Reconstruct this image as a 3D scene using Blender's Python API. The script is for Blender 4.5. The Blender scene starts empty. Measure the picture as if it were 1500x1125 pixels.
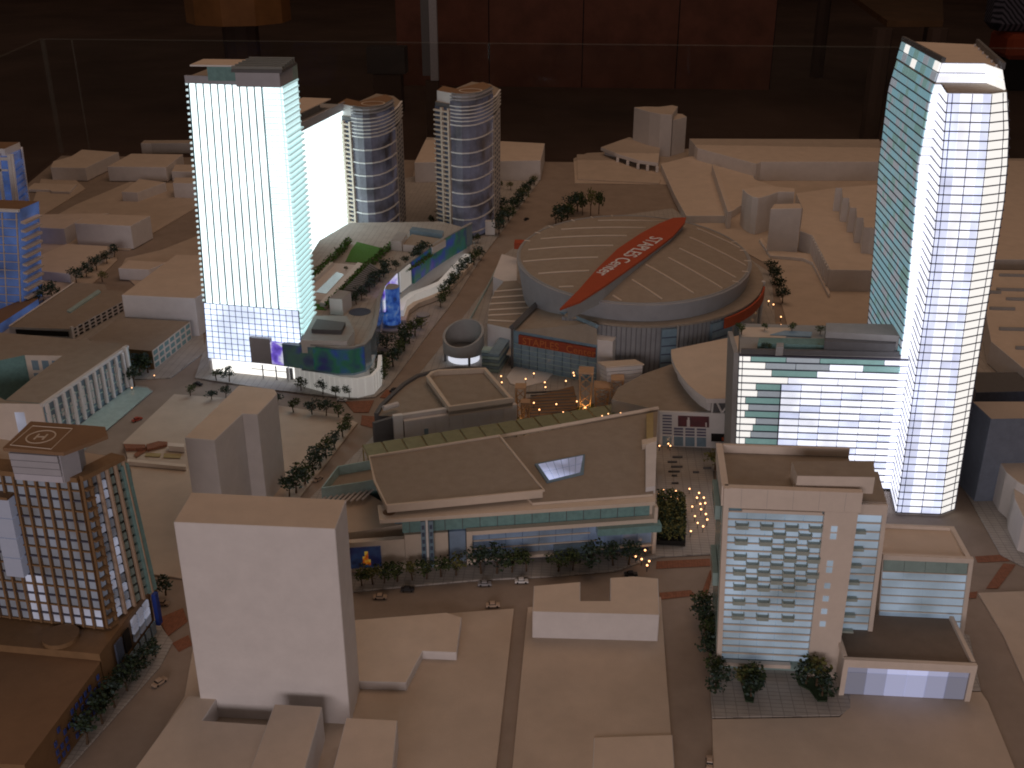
import bpy, bmesh, math, random
from mathutils import Vector
random.seed(7)
scene = bpy.context.scene
COL = scene.collection
# ------------------------------------------------------------------ camera
F_PX, CXP, CYP = 1583.0, 750.0, 562.5          # focal length and centre for a 1500 x 1125 frame
HORIZON, VPX, CAM_H = -160.0, 880.0, 12.5      # 1 unit = about 10 cm of the architectural model
pitch = math.atan((CYP-HORIZON)/F_PX)
yaw = math.atan((VPX-CXP)/math.hypot(F_PX, CYP-HORIZON))
cam = bpy.data.cameras.new('camera'); cam_o = bpy.data.objects.new('camera', cam); COL.objects.link(cam_o)
cam.sensor_fit = 'HORIZONTAL'; cam.sensor_width = 36.0; cam.lens = 36.0*F_PX/1500.0
cam.clip_start = 0.1; cam.clip_end = 2000
cam_o.location = (0, 0, CAM_H); cam_o.rotation_euler = (math.pi/2-pitch, 0, yaw)
scene.camera = cam_o
# ------------------------------------------------------------------ light
world = bpy.data.worlds.new('World'); scene.world = world; world.use_nodes = True
bg = world.node_tree.nodes['Background']; bg.inputs[0].default_value = (1.0, 0.74, 0.58, 1); bg.inputs[1].default_value = 0.058
def area(name, loc, target, sx, sy, power, col):
    l = bpy.data.lights.new(name, 'AREA'); l.shape = 'RECTANGLE'; l.size = sx; l.size_y = sy
    l.energy = power; l.color = col
    o = bpy.data.objects.new(name, l); COL.objects.link(o); o.location = loc
    o.rotation_euler = (Vector(target)-Vector(loc)).to_track_quat('-Z', 'Y').to_euler()
    return o
area('ceiling_lamp', (4, 40, 46), (1, 36, 0), 46, 34, 4700, (1.0, 0.645, 0.44))
area('window_light', (-6, -34, 12.5), (0, 28, 3), 30, 12, 7300, (1.0, 0.85, 0.84))
scene.view_settings.view_transform = 'Standard'; scene.view_settings.look = 'None'
scene.view_settings.exposure = 0.0; scene.view_settings.gamma = 1.0; scene.view_settings.use_curve_mapping = False
scene.cycles.use_denoising = True; scene.cycles.filter_width = 1.9; scene.cycles.max_bounces = 5; scene.cycles.diffuse_bounces = 3
scene.cycles.glossy_bounces = 3; scene.cycles.transparent_max_bounces = 12; scene.cycles.sample_clamp_indirect = 4.0
# ------------------------------------------------------------------ helpers
ca, sa, cp, sp = math.cos(yaw), math.sin(yaw), math.cos(pitch), math.sin(pitch)
RT = Vector((ca, sa, 0)); FW = Vector((-sa*cp, ca*cp, -sp)); UPV = Vector((-sa*sp, ca*sp, cp)); CAM = Vector((0, 0, CAM_H))
def P(x, y, z=0.0):
    """the point of the level plane z that the photograph shows at (x, y)"""
    d = FW + RT*((x-CXP)/F_PX) - UPV*((y-CYP)/F_PX)
    return CAM + d*((z-CAM_H)/d.z)
def proj_y(v):
    d = v-CAM
    return CYP - F_PX*d.dot(UPV)/d.dot(FW)
def HT(x, yb, yt, z0=0.0):
    """height of an upright over the point (x, yb) of plane z0 whose top shows at yt"""
    b = P(x, yb, z0); lo, hi = z0, 12.4
    for _ in range(40):
        m = (lo+hi)/2
        if proj_y(Vector((b.x, b.y, m))) > yt: lo = m
        else: hi = m
    return lo
V = Vector
def mat(name, col, rough=0.7, noise=0.06, scale=6.0, bump=0.0, bscale=60.0, metal=0.0, emit=None, estr=0.0, alpha=1.0, trans=0.0, spec=0.3):
    m = bpy.data.materials.new(name); m.use_nodes = True; nt = m.node_tree; b = nt.nodes['Principled BSDF']
    b.inputs['Roughness'].default_value = rough; b.inputs['Metallic'].default_value = metal
    b.inputs['Specular IOR Level'].default_value = spec
    b.inputs['Transmission Weight'].default_value = trans
    tc = nt.nodes.new('ShaderNodeTexCoord')
    if noise > 0:
        n = nt.nodes.new('ShaderNodeTexNoise'); n.inputs['Scale'].default_value = scale; n.inputs['Detail'].default_value = 6; n.inputs['Roughness'].default_value = 0.65
        nt.links.new(tc.outputs['Object'], n.inputs['Vector'])
        r = nt.nodes.new('ShaderNodeMapRange'); r.inputs[1].default_value = 0.25; r.inputs[2].default_value = 0.75
        r.inputs[3].default_value = 1-noise*1.6; r.inputs[4].default_value = 1+noise
        nt.links.new(n.outputs['Fac'], r.inputs[0])
        mx = nt.nodes.new('ShaderNodeVectorMath'); mx.operation = 'SCALE'; mx.inputs[0].default_value = col[:3]
        nt.links.new(r.outputs[0], mx.inputs['Scale']); nt.links.new(mx.outputs[0], b.inputs['Base Color'])
    else:
        b.inputs['Base Color'].default_value = (*col[:3], 1)
    if bump > 0:
        n2 = nt.nodes.new('ShaderNodeTexNoise'); n2.inputs['Scale'].default_value = bscale; n2.inputs['Detail'].default_value = 4
        nt.links.new(tc.outputs['Object'], n2.inputs['Vector'])
        bp = nt.nodes.new('ShaderNodeBump'); bp.inputs['Strength'].default_value = bump; bp.inputs['Distance'].default_value = 0.02
        nt.links.new(n2.outputs['Fac'], bp.inputs['Height']); nt.links.new(bp.outputs['Normal'], b.inputs['Normal'])
    if emit:
        b.inputs['Emission Color'].default_value = (*emit, 1); b.inputs['Emission Strength'].default_value = estr
    if alpha < 1: b.inputs['Alpha'].default_value = alpha
    return m
def vary_emit(m, lo, hi, scale, stretch=(1, 1, 1)):
    """lamps behind a diffusing sheet: uneven brightness over the sheet"""
    nt = m.node_tree; b = nt.nodes['Principled BSDF']; tc = nt.nodes.new('ShaderNodeTexCoord')
    mp = nt.nodes.new('ShaderNodeMapping'); mp.inputs['Scale'].default_value = stretch
    n = nt.nodes.new('ShaderNodeTexNoise'); n.inputs['Scale'].default_value = scale; n.inputs['Detail'].default_value = 2
    r = nt.nodes.new('ShaderNodeMapRange'); r.inputs[1].default_value = 0.35; r.inputs[2].default_value = 0.65; r.inputs[3].default_value = lo; r.inputs[4].default_value = hi
    nt.links.new(tc.outputs['Object'], mp.inputs[0]); nt.links.new(mp.outputs[0], n.inputs['Vector']); nt.links.new(n.outputs['Fac'], r.inputs[0])
    nt.links.new(r.outputs[0], b.inputs['Emission Strength'])
    return m
M = dict(
    card=mat('white_card', (0.72, 0.69, 0.68), 0.75, 0.05, 3.0, 0.15, 40),
    cardtop=mat('warm_lit_card', (0.69, 0.58, 0.48), 0.75, 0.06, 2.0, 0.15, 40),  # same white card for tops, warm overhead light put into the colour
    plate=mat('pale_board', (0.58, 0.48, 0.39), 0.8, 0.08, 1.2, 0.2, 50),
    road=mat('brown_road', (0.335, 0.27, 0.222), 0.8, 0.10, 1.5, 0.3, 60),
    pave=mat('grey_paving', (0.46, 0.43, 0.40), 0.8, 0.10, 3.0, 0.2, 50),
    brick=mat('red_brick_paving', (0.33, 0.14, 0.08), 0.8, 0.2, 12.0, 0.3, 80),
    taupe=mat('taupe_roof', (0.36, 0.305, 0.25), 0.9, 0.08, 4.0, 0.35, 120),
    brownroof=mat('brown_roof', (0.27, 0.165, 0.095), 0.8, 0.08, 3.0, 0.25, 100),
    dtaupe=mat('dark_taupe_roof', (0.23, 0.185, 0.15), 0.9, 0.08, 4.0, 0.3, 110),
    dimwood=mat('dim_brown', (0.10, 0.065, 0.05), 0.8, 0.1, 0.3),
    grey=mat('grey_card', (0.36, 0.36, 0.36), 0.7, 0.06, 5.0),
    dgrey=mat('dark_grey', (0.13, 0.13, 0.135), 0.6, 0.08, 6.0),
    frame=mat('dark_frame', (0.10, 0.10, 0.14), 0.5, 0.05, 6.0),
    black=mat('black', (0.012, 0.011, 0.010), 0.6, 0.0),
    white=mat('white_paint', (0.80, 0.79, 0.78), 0.55, 0.03, 5.0),
    cream=mat('cream_panel', (0.68, 0.58, 0.48), 0.6, 0.04, 5.0),
    teal=mat('teal_glass', (0.20, 0.36, 0.36), 0.18, 0.15, 9.0, spec=0.6),
    pteal=mat('pale_teal_glass', (0.42, 0.58, 0.57), 0.2, 0.1, 7.0, spec=0.6),
    bglass=mat('blue_grey_glass', (0.22, 0.33, 0.42), 0.15, 0.12, 6.0, spec=0.6),
    dblue=mat('dark_blue_panel', (0.085, 0.11, 0.17), 0.5, 0.15, 10.0),
    red=mat('red_panel', (0.43, 0.08, 0.032), 0.6, 0.06, 4.0),
    gold=mat('gold_glass', (0.42, 0.33, 0.16), 0.4, 0.1, 6.0),
    ochre=mat('ochre_frame', (0.25, 0.15, 0.075), 0.6, 0.10, 5.0),
    lawn=mat('lawn', (0.10, 0.27, 0.05), 0.95, 0.35, 30.0, 0.8, 120),
    leafa=mat('leaf_dark', (0.035, 0.060, 0.030), 0.8, 0.35, 14.0),
    leafb=mat('leaf_mid', (0.085, 0.115, 0.040), 0.8, 0.35, 14.0),
    leafc=mat('leaf_olive', (0.17, 0.165, 0.055), 0.8, 0.3, 14.0),
    leafd=mat('leaf_bluish', (0.07, 0.11, 0.10), 0.8, 0.35, 14.0),
    bark=mat('bark', (0.10, 0.065, 0.04), 0.9, 0.2, 30.0),
    water=mat('pool_water', (0.34, 0.50, 0.66), 0.08, 0.08, 8.0, spec=0.6),
)
def joints(m, scale, dark=0.86):
    """fine scored paving joints"""
    nt = m.node_tree; b = nt.nodes['Principled BSDF']; src = b.inputs['Base Color'].links[0].from_socket
    tc = nt.nodes.new('ShaderNodeTexCoord'); br = nt.nodes.new('ShaderNodeTexBrick'); br.inputs['Scale'].default_value = scale; br.inputs['Mortar Size'].default_value = 0.022; br.offset = 0.0
    br.inputs['Color1'].default_value = (1, 1, 1, 1); br.inputs['Color2'].default_value = (.93, .93, .93, 1); br.inputs['Mortar'].default_value = (dark-.2, dark-.2, dark-.2, 1)
    mx = nt.nodes.new('ShaderNodeMix'); mx.data_type = 'RGBA'; mx.blend_type = 'MULTIPLY'; mx.inputs[0].default_value = 1.0
    nt.links.new(tc.outputs['Object'], br.inputs['Vector']); nt.links.new(src, mx.inputs[6]); nt.links.new(br.outputs['Color'], mx.inputs[7]); nt.links.new(mx.outputs[2], b.inputs['Base Color'])
joints(M['pave'], 2.6); joints(M['brick'], 9.0, .8)
class MB:
    def __init__(s): s.v = []; s.f = []; s.m = []
    def add(s, vs, fs, mi=0):
        o = len(s.v); s.v += [V(p) for p in vs]
        for f in fs: s.f.append([i+o for i in f]); s.m.append(mi)
        return s
    def poly(s, pts, mi=0): return s.add(pts, [list(range(len(pts)))], mi)
    def prism(s, pts, z0, z1, mi=0, topmi=None):
        n = len(pts); a = sum(pts[i][0]*pts[(i+1) % n][1]-pts[(i+1) % n][0]*pts[i][1] for i in range(n))
        if a < 0: pts = list(pts)[::-1]
        vs = [(p[0], p[1], z0) for p in pts]+[(p[0], p[1], z1) for p in pts]
        s.add(vs, [[i, (i+1) % n, n+(i+1) % n, n+i] for i in range(n)]+[list(range(n))[::-1]], mi)
        s.add([(p[0], p[1], z1) for p in pts], [list(range(n))], mi if topmi is None else topmi)
        return s
    def box(s, x0, x1, y0, y1, z0, z1, mi=0, topmi=None):
        return s.prism([(x0, y0), (x1, y0), (x1, y1), (x0, y1)], z0, z1, mi, topmi)
    def loft(s, bot, top, mi=0, topmi=None, cap=True):
        n = len(bot); s.add(list(bot)+list(top), [[i, (i+1) % n, n+(i+1) % n, n+i] for i in range(n)], mi)
        if cap: s.add(list(top), [list(range(n))], mi if topmi is None else topmi)
        return s
    def hexa(s, c, mi=0):   # 8 corners: 4 bottom/near ring, 4 far ring
        return s.add(c, [[0, 3, 2, 1], [4, 5, 6, 7], [0, 1, 5, 4], [1, 2, 6, 5], [2, 3, 7, 6], [3, 0, 4, 7]], mi)
    def tube(s, a, b, r0, r1=None, n=8, mi=0, cap=True):
        a, b = V(a), V(b); r1 = r0 if r1 is None else r1; d = (b-a).normalized()
        t = V((0, 0, 1)) if abs(d.z) < .9 else V((1, 0, 0)); u = d.cross(t).normalized(); w = d.cross(u)
        vs = [a+(u*math.cos(2*math.pi*i/n)+w*math.sin(2*math.pi*i/n))*r0 for i in range(n)]
        vs += [b+(u*math.cos(2*math.pi*i/n)+w*math.sin(2*math.pi*i/n))*r1 for i in range(n)]
        s.add(vs, [[i, (i+1) % n, n+(i+1) % n, n+i] for i in range(n)], mi)
        if cap: s.add(vs[n:], [list(range(n))], mi); s.add(vs[:n], [list(range(n))[::-1]], mi)
        return s
    def band(s, pts, z0, z1, th, mi=0, topmi=None, closed=False):
        """a wall of thickness th (towards the left of the path) along a ground path"""
        n = len(pts); pts = [V((p[0], p[1])) for p in pts]; inn = []
        for i in range(n):
            a = pts[i-1] if (i > 0 or closed) else pts[i]; b = pts[(i+1) % n] if (i < n-1 or closed) else pts[i]
            d = (b-a).normalized(); inn.append(pts[i]+V((-d.y, d.x))*th)
        for i in range(n if closed else n-1):
            j = (i+1) % n; q = [pts[i], pts[j], inn[j], inn[i]]
            s.prism([(p.x, p.y) for p in q], z0, z1, mi, topmi)
        return s
    def build(s, name, mats, parent=None, smooth=False, merge=False):
        o0 = V((0, 0, 0))
        if parent is not None:
            q = parent
            while q is not None: o0 = o0+q.location; q = q.parent
        me = bpy.data.meshes.new(name); me.from_pydata([tuple(p-o0) for p in s.v], [], s.f)
        if not isinstance(mats, (list, tuple)): mats = [mats]
        for m in mats: me.materials.append(M[m] if isinstance(m, str) else m)
        me.polygons.foreach_set('material_index', s.m)
        if merge or smooth:
            b = bmesh.new(); b.from_mesh(me); bmesh.ops.remove_doubles(b, verts=b.verts, dist=1e-4); bmesh.ops.recalc_face_normals(b, faces=b.faces); b.to_mesh(me); b.free()
        if smooth:
            me.polygons.foreach_set('use_smooth', [True]*len(me.polygons)); me.set_sharp_from_angle(angle=math.radians(40))
        me.update(); o = bpy.data.objects.new(name, me); COL.objects.link(o)
        if parent is not None: o.parent = parent
        return o
def tag(o, label=None, cat=None, group=None, kind=None):
    if label: o['label'] = label
    if cat: o['category'] = cat
    if group: o['group'] = group
    if kind: o['kind'] = kind
    return o
def thing(name, label, cat, loc, group=None):
    o = bpy.data.objects.new(name, None); o.empty_display_size = 0.2; COL.objects.link(o); o.location = V((loc[0], loc[1], loc[2] if len(loc) > 2 else 0))
    return tag(o, label, cat, group)
class Face:
    """a four-cornered facade: A0, B0 at the foot (left to right seen from outside), A1, B1 above"""
    def __init__(s, A0, B0, A1=None, B1=None, z0=None, z1=None):
        s.a0, s.b0 = V(A0), V(B0)
        s.a1 = V(A1) if A1 is not None else V((A0[0], A0[1], z1)); s.b1 = V(B1) if B1 is not None else V((B0[0], B0[1], z1))
        if z0 is not None: s.a0.z = z0; s.b0.z = z0
        u = (s.b0-s.a0); w = (s.a1-s.a0); s.n = u.cross(w).normalized(); s.w = u.length; s.h = w.length
    def pt(s, u, v, o=0.0):
        return s.a0.lerp(s.b0, u).lerp(s.a1.lerp(s.b1, u), v)+s.n*o
    def box(s, mb, u0, u1, v0, v1, o0, o1, mi=0):
        c = [s.pt(u0, v0, o1), s.pt(u1, v0, o1), s.pt(u1, v1, o1), s.pt(u0, v1, o1), s.pt(u0, v0, o0), s.pt(u1, v0, o0), s.pt(u1, v1, o0), s.pt(u0, v1, o0)]
        mb.add(c, [[0, 1, 2, 3], [0, 4, 5, 1], [1, 5, 6, 2], [2, 6, 7, 3], [3, 7, 4, 0], [4, 7, 6, 5]], mi); return mb
    def piece(s, name, m, parent, u0, u1, v0, v1, o0, o1):
        return s.box(MB(), u0, u1, v0, v1, o0, o1).build(name, m, parent)
def blk(name, label, roof, base, cat='building', z0=0.03, mats=('card', 'cardtop'), group=None):
    """a plain card massing block: roof outline in the photograph, base = (x, foot y, top y) of one upright edge or a height"""
    h = HT(*base) if isinstance(base, tuple) else base
    pts = [P(x, y, h) for x, y in roof]
    mb = MB().prism([(p.x, p.y) for p in pts], z0, h, 0, 1)
    o = mb.build(name, mats); tag(o, label, cat, group); bevel(o, 0.012)
    return o
def bevel(o, w):
    b = bmesh.new(); b.from_mesh(o.data); bmesh.ops.remove_doubles(b, verts=b.verts, dist=1e-5)
    try: bmesh.ops.bevel(b, geom=[e for e in b.edges if len(e.link_faces) == 2 and e.calc_face_angle(0) > 0.3], offset=w, segments=1, affect='EDGES', material=0, clamp_overlap=True)
    except Exception: pass
    b.to_mesh(o.data); b.free()
def PY(x, y, Y):
    """the point of the upright plane at depth Y that the photograph shows at (x, y)"""
    d = FW + RT*((x-CXP)/F_PX) - UPV*((y-CYP)/F_PX)
    return CAM + d*(Y/d.y)
def text_mesh(name, body, size, m, parent, origin, xdir, ydir, thick=0.01, spread=1.0):
    """raised lettering on a surface: origin = start of the baseline"""
    cu = bpy.data.curves.new(name, 'FONT'); cu.body = body; cu.size = size; cu.extrude = thick/2; cu.space_character = spread
    tmp = bpy.data.objects.new(name+'_tmp', cu); COL.objects.link(tmp); dg = bpy.context.evaluated_depsgraph_get(); dg.update()
    me = bpy.data.meshes.new_from_object(tmp.evaluated_get(dg)); bpy.data.objects.remove(tmp); bpy.data.curves.remove(cu)
    X, Y_ = V(xdir).normalized(), V(ydir).normalized(); Z = X.cross(Y_)
    o0 = V((0, 0, 0)); q = parent
    while q is not None: o0 = o0+q.location; q = q.parent
    for v in me.vertices: v.co = V(origin)+X*v.co.x+Y_*v.co.y+Z*v.co.z-o0
    me.materials.clear(); me.materials.append(M[m] if isinstance(m, str) else m)
    o = bpy.data.objects.new(name, me); COL.objects.link(o); o.parent = parent
    return o
# ------------------------------------------------------------------ the room and the table
room_floor = MB().poly([(-160, -40, -8), (160, -40, -8), (160, 260, -8), (-160, 260, -8)]).build('room_floor', mat('dark_carpet', (0.16, 0.10, 0.075), 0.95, 0.3, 0.05)); tag(room_floor, kind='structure')
bw = MB().box(-160, 160, 240, 241, -8, 70).build('room_wall', mat('dark_wall', (0.20, 0.12, 0.085), 0.9, 0.3, 0.02)); tag(bw, kind='structure')
t = thing('wood_partition', 'reddish brown wooden partition panel standing in the dark room behind the glass', 'partition', (-4, 128, -8))
pl, pr = P(584, 125, -8), P(1122, 125, -8)
pm = mat('red_wood', (0.22, 0.085, 0.055), 0.6, 0.25, 0.3)
for i in range(4):
    x0 = pl.x+(pr.x-pl.x)*i/4; x1 = pl.x+(pr.x-pl.x)*(i+1)/4-0.12
    MB().box(x0, x1, pl.y, pl.y+1.2, -8, 34).build('panel', pm, t)
MB().box(pl.x, pr.x, pl.y+0.2, pl.y+1.0, -8, 33.9).build('core', 'black', t)
c = P(350, 24, 2.0)
t = thing('wood_planter', 'faceted light wooden tub on a dark pedestal in the top left background', 'planter', (c.x, c.y, -8))
om = mat('orange_wood', (0.30, 0.14, 0.05), 0.6, 0.2, 0.4)
R0 = (P(425, 24, 2.0)-P(275, 24, 2.0)).length/2
def ring(cx, cy, r, n, a0=0.0): return [(cx+r*math.cos(a0+2*math.pi*i/n), cy+r*math.sin(a0+2*math.pi*i/n)) for i in range(n)]
MB().prism(ring(c.x, c.y, R0, 10, .3), 1.6, 16).build('tub', om, t)
MB().prism(ring(c.x, c.y, R0*0.35, 10, .3), -8, 1.6).build('pedestal', 'dimwood', t)
a, b2 = P(1235, 5, 0), P(1390, 42, 0)
t = thing('side_table', 'brown table top in the dark room behind the tall lit tower', 'table', (a.x, a.y, -8))
q = [P(1215, -30, 3), P(1380, -30, 3), P(1382, 30, 3), P(1300, 30, 3)]
for p_ in q: MB().tube((p_.x*.98, p_.y*.99, -8), (p_.x*.98, p_.y*.99, 2.5), .8, n=8).build('leg', 'dimwood', t)
MB().prism([(p.x, p.y) for p in q], 2.5, 3.0).build('table_top', mat('tan_board', (0.14, 0.075, 0.035), 0.7, 0.2, 0.5), t)
fm = mat('striped_fabric', (0.05, 0.05, 0.07), 0.9, 0.0)
nt = fm.node_tree; wv = nt.nodes.new('ShaderNodeTexWave'); wv.inputs['Scale'].default_value = 1.1; wv.inputs['Distortion'].default_value = 2.0; wv.bands_direction = 'DIAGONAL'
tcn = nt.nodes.new('ShaderNodeTexCoord'); nt.links.new(tcn.outputs['Object'], wv.inputs['Vector'])
rp = nt.nodes.new('ShaderNodeValToRGB'); rp.color_ramp.elements[0].color = (0.02, 0.02, 0.03, 1); rp.color_ramp.elements[1].color = (0.20, 0.19, 0.25, 1)
nt.links.new(wv.outputs['Color'], rp.inputs[0]); nt.links.new(rp.outputs[0], nt.nodes['Principled BSDF'].inputs['Base Color'])
s0, s1 = P(1452, 52, -2), P(1620, 52, -2)
t = thing('striped_armchair', 'armchair in dark striped fabric with red seat edge beyond the case', 'armchair', (s0.x, s0.y, -8))
o = MB().box(s0.x, s1.x, s0.y, s0.y+4, -1.6, 16).build('backrest', fm, t); bevel(o, 0.8)
o = MB().box(s0.x+1.5, s1.x, s0.y-1.5, s0.y+5, -4.4, -1.7).build('seat', 'red', t); bevel(o, 0.5)
MB().box(s0.x+2, s1.x-1, s0.y+.5, s0.y+3.5, -8, -4.45).build('base', 'black', t)
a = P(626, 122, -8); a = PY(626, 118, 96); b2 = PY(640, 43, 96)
t = thing('reflection_streak', 'narrow pale slab imitating a reflection in the glass behind the oval towers', 'post', (a.x, 96, -8))  # added upright slab standing in for a bright reflection in the case glass
MB().box(a.x+.3, b2.x, 96, 96.5, a.z, b2.z+6).build('streak_bright', mat('streak_bright_tone', (.42, .42, .46), .6, .1), t); MB().box(a.x-.4, a.x+.28, 96, 96.4, a.z+.4, b2.z+6).build('streak_dim', mat('streak_dim_tone', (.16, .16, .17), .6, .1), t); MB().box(a.x-.2, b2.x, 96.1, 96.6, -8, a.z-.02).build('streak_foot', 'dimwood', t)
a, b2 = PY(538, 108, 110), PY(592, 70, 110)
t = thing('reflection_box', 'dim grey box imitating faint glass reflections between the oval towers', 'reflection', (a.x, 110, -8))  # added box imitating the faint horizontal reflections in the glass
MB().box(a.x, b2.x, 110, 112, a.z, b2.z).build('reflection_box_body', mat('reflection_box_tone', (.085, .07, .065), .7, .2), t); MB().box(a.x+.5, b2.x-.5, 110.2, 111.8, -8, a.z-.05).build('reflection_box_foot', 'dimwood', t)
# ------------------------------------------------------------------ model base board (the streets)
bl, bk, brk = P(42, 268), P(90, 228), P(1500, 212)
dirl = (bk-bl).normalized(); nl = bl-dirl*((bl.y-8)/dirl.y)
base_pts = [(nl.x, nl.y), (16, 8), (26, 20), (26, bk.y+1.0), (bk.x, bk.y)]
g = MB().prism(base_pts, -0.35, 0.0).build('road', 'road'); tag(g, kind='structure')
tb = MB().prism([(p[0]*0.985, p[1]) for p in base_pts], -8.0, -0.36).build('table', 'black'); tag(tb, 'black table carrying the whole city model', 'table')
# plates of pavement, each a raised sheet on the street base
NPL = [0]
def plate(name, pts, z=0.036, m='plate'):
    NPL[0] += 1; z = z+0.0022*(NPL[0] % 9)
    q = [P(x, y, z) for x, y in pts]; o = MB().prism([(p.x, p.y) for p in q], 0.002+0.0002*NPL[0], z).build(name, m); tag(o, kind='structure'); bevel(o, 0.008); return o
plate('pavement_tower', [(285, 553), (349, 563), (402, 571), (515, 584), (550, 581), (570, 565), (625, 492), (665, 440), (700, 385), (745, 325), (790, 265), (798, 236), (720, 232), (590, 262), (480, 300), (330, 360), (296, 520)], m='pave')
plate('pavement_middle', [(440, 727), (524, 619), (500, 608), (410, 594), (345, 584), (255, 577), (180, 648), (192, 690), (215, 840), (290, 850), (300, 740)])
plate('pavement_museum', [(100, 680), (160, 626), (224, 572), (216, 566), (188, 564), (120, 560), (-120, 560), (-120, 680)], m='pave')
plate('pavement_garage', [(188, 555), (250, 553), (300, 515), (296, 470), (180, 440), (-80, 440), (-80, 552)], m='pave')
plate('pavement_north', [(110, 440), (172, 380), (160, 352), (20, 352), (-60, 440)])
plate('pavement_north_far', [(222, 342), (290, 302), (298, 270), (190, 266), (110, 300), (20, 350), (110, 360), (190, 366)])
plate('pavement_corner', [(40, 318), (62, 315), (125, 276), (110, 262), (60, 262)])
plate('pavement_lot', [(210, 430), (300, 430), (298, 342), (236, 366), (184, 378), (175, 395)])
plate('pavement_back', [(600, 285), (725, 300), (790, 245), (797, 236), (610, 232)])
plate('pavement_convention', [(842, 268), (985, 270), (1000, 318), (1130, 390), (1160, 500), (1290, 520), (1300, 206), (860, 224), (840, 232)])
plate('pavement_arena', [(1140, 525), (1130, 400), (985, 305), (800, 330), (735, 375), (712, 420), (640, 515), (575, 595), (545, 640), (700, 650), (960, 650), (1075, 640)], m='pave')
plate('pavement_theatre', [(455, 728), (545, 640), (960, 600), (1075, 640), (1045, 690), (1050, 810), (965, 815), (903, 835), (819, 843), (690, 850), (515, 866), (455, 860)], m='pave')
plate('pavement_front', [(522, 908), (753, 891), (727, 1125), (718, 1250), (120, 1250), (270, 1020), (290, 905)])
plate('pavement_centre', [(773, 889), (968, 874), (987, 1125), (995, 1250), (738, 1250)])
plate('pavement_hotel', [(1043, 1053), (1230, 1050), (1244, 1035), (1244, 1013), (1437, 1013), (1447, 1027), (1487, 1125), (1530, 1250), (1048, 1250)])
plate('forecourt', [(1035, 880), (1050, 810), (1100, 800), (1300, 900), (1420, 930), (1437, 1011), (1246, 1011), (1246, 1037), (1230, 1048), (1043, 1051)], m='pave')
plate('pavement_east', [(1433, 868), (1600, 862), (1700, 1060), (1510, 1020), (1470, 930)])
plate('pavement_east_far', [(1404, 700), (1466, 812), (1500, 830), (1640, 830), (1640, 400), (1440, 400)], m='pave')
plate('pavement_west', [(-30, 1250), (105, 1120), (235, 975), (253, 940), (245, 930), (210, 880), (-60, 880), (-260, 1250)], m='pave')
# brick crossings
def brick(pts): plate('brick_crossing', pts, 0.008, 'brick')
brick([(962, 822), (1040, 818), (1041, 829), (961, 833)]); brick([(966, 868), (1012, 864), (1020, 872), (968, 878)]); brick([(1028, 868), (1040, 835), (1048, 836), (1040, 868)])
brick([(505, 588), (548, 586), (540, 604), (518, 604)]); brick([(530, 608), (552, 610), (548, 627), (528, 622)]); brick([(566, 570), (582, 575), (574, 584), (556, 582)])
brick([(232, 905), (268, 890), (275, 910), (245, 932)]); brick([(252, 942), (276, 930), (282, 945), (262, 955)])
brick([(1428, 815), (1470, 812), (1480, 822), (1432, 824)]); brick([(1444, 862), (1470, 825), (1488, 827), (1462, 862)]); brick([(1416, 868), (1432, 866), (1430, 876), (1415, 876)])
# ------------------------------------------------------------------ plain massing blocks
G1 = 'plain card blocks of the surrounding city'
blk('massing_block', 'stepped card block with warm-lit roof farthest left by the case corner', [(74, 245), (125, 246), (174, 223), (120, 219), (104, 229), (78, 236)], (125, 266, 246), group=G1)
blk('massing_block', 'wide pale card block in the back left row behind the lit tower', [(157, 244), (243, 245), (268, 226), (192, 225)], (157, 266, 244), group=G1)
blk('massing_block', 'long thin pale card block at the very back left edge', [(206, 210), (284, 209.5), (286, 205), (211, 205.5)], (206, 226, 210), group=G1)
blk('massing_block', 'small card block half hidden by the lit tower, upper of two', [(251, 251), (300, 252), (304, 241), (257, 241)], (251, 266, 251), group=G1)
blk('massing_block', 'small card block half hidden by the lit tower, lower of two', [(253, 268), (300, 269), (304, 260), (256, 260)], (253, 291, 268), group=G1)
blk('massing_block', 'narrow card block running back between low plates at back left', [(178, 281), (201, 282), (243, 267), (204, 262)], (201, 297, 282), group=G1)
blk('massing_block', 'low warm-lit card block beside the blue tower with pale end wall', [(25, 332), (94, 335), (121, 319), (160, 312), (60, 314)], (94, 360, 335), group=G1)
blk('massing_block', 'cube-like white card block above the tree-lined low block', [(109, 327), (191, 331), (220, 316), (130, 313)], (191, 366, 331), group=G1)
blk('massing_block', 'flat low card block under the back left street, near blue tower', [(38, 277), (73, 278), (75, 280), (102, 281), (112, 270), (50, 268)], (102, 286, 281), group=G1)
blk('massing_block', 'low card block with five trees along its right wall', [(37, 395), (102, 401), (167, 361), (97, 357), (56, 375)], (102, 416, 401), group=G1)
blk('massing_block', 'small white card block left of the big cube beside the lit tower', [(173, 393), (218, 395), (245, 384), (188, 381)], (173, 411, 393), group=G1)
blk('massing_block', 'big white card cube touching the left edge of the lit tower', [(178, 432), (285, 437), (306, 424), (301, 374), (258, 373)], (290, 494, 437), group=G1)
blk('massing_block', 'long card block with slanted left roof behind the twin oval towers', [(607, 238), (792, 235), (798, 210), (625, 201)], (792, 265, 235), group=G1)
blk('massing_block', 'grey-sided card block with notched roof behind the big near block', [(270, 641), (314, 645), (355, 606), (377, 607), (406, 577), (402, 570), (350, 564)], (417, 707, 577), group=G1)
blk('massing_block', 'large tall white card block nearest the viewer', [(254, 765), (491, 775), (507, 732), (280, 721)], (504, 1064, 775), group=G1)
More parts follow.
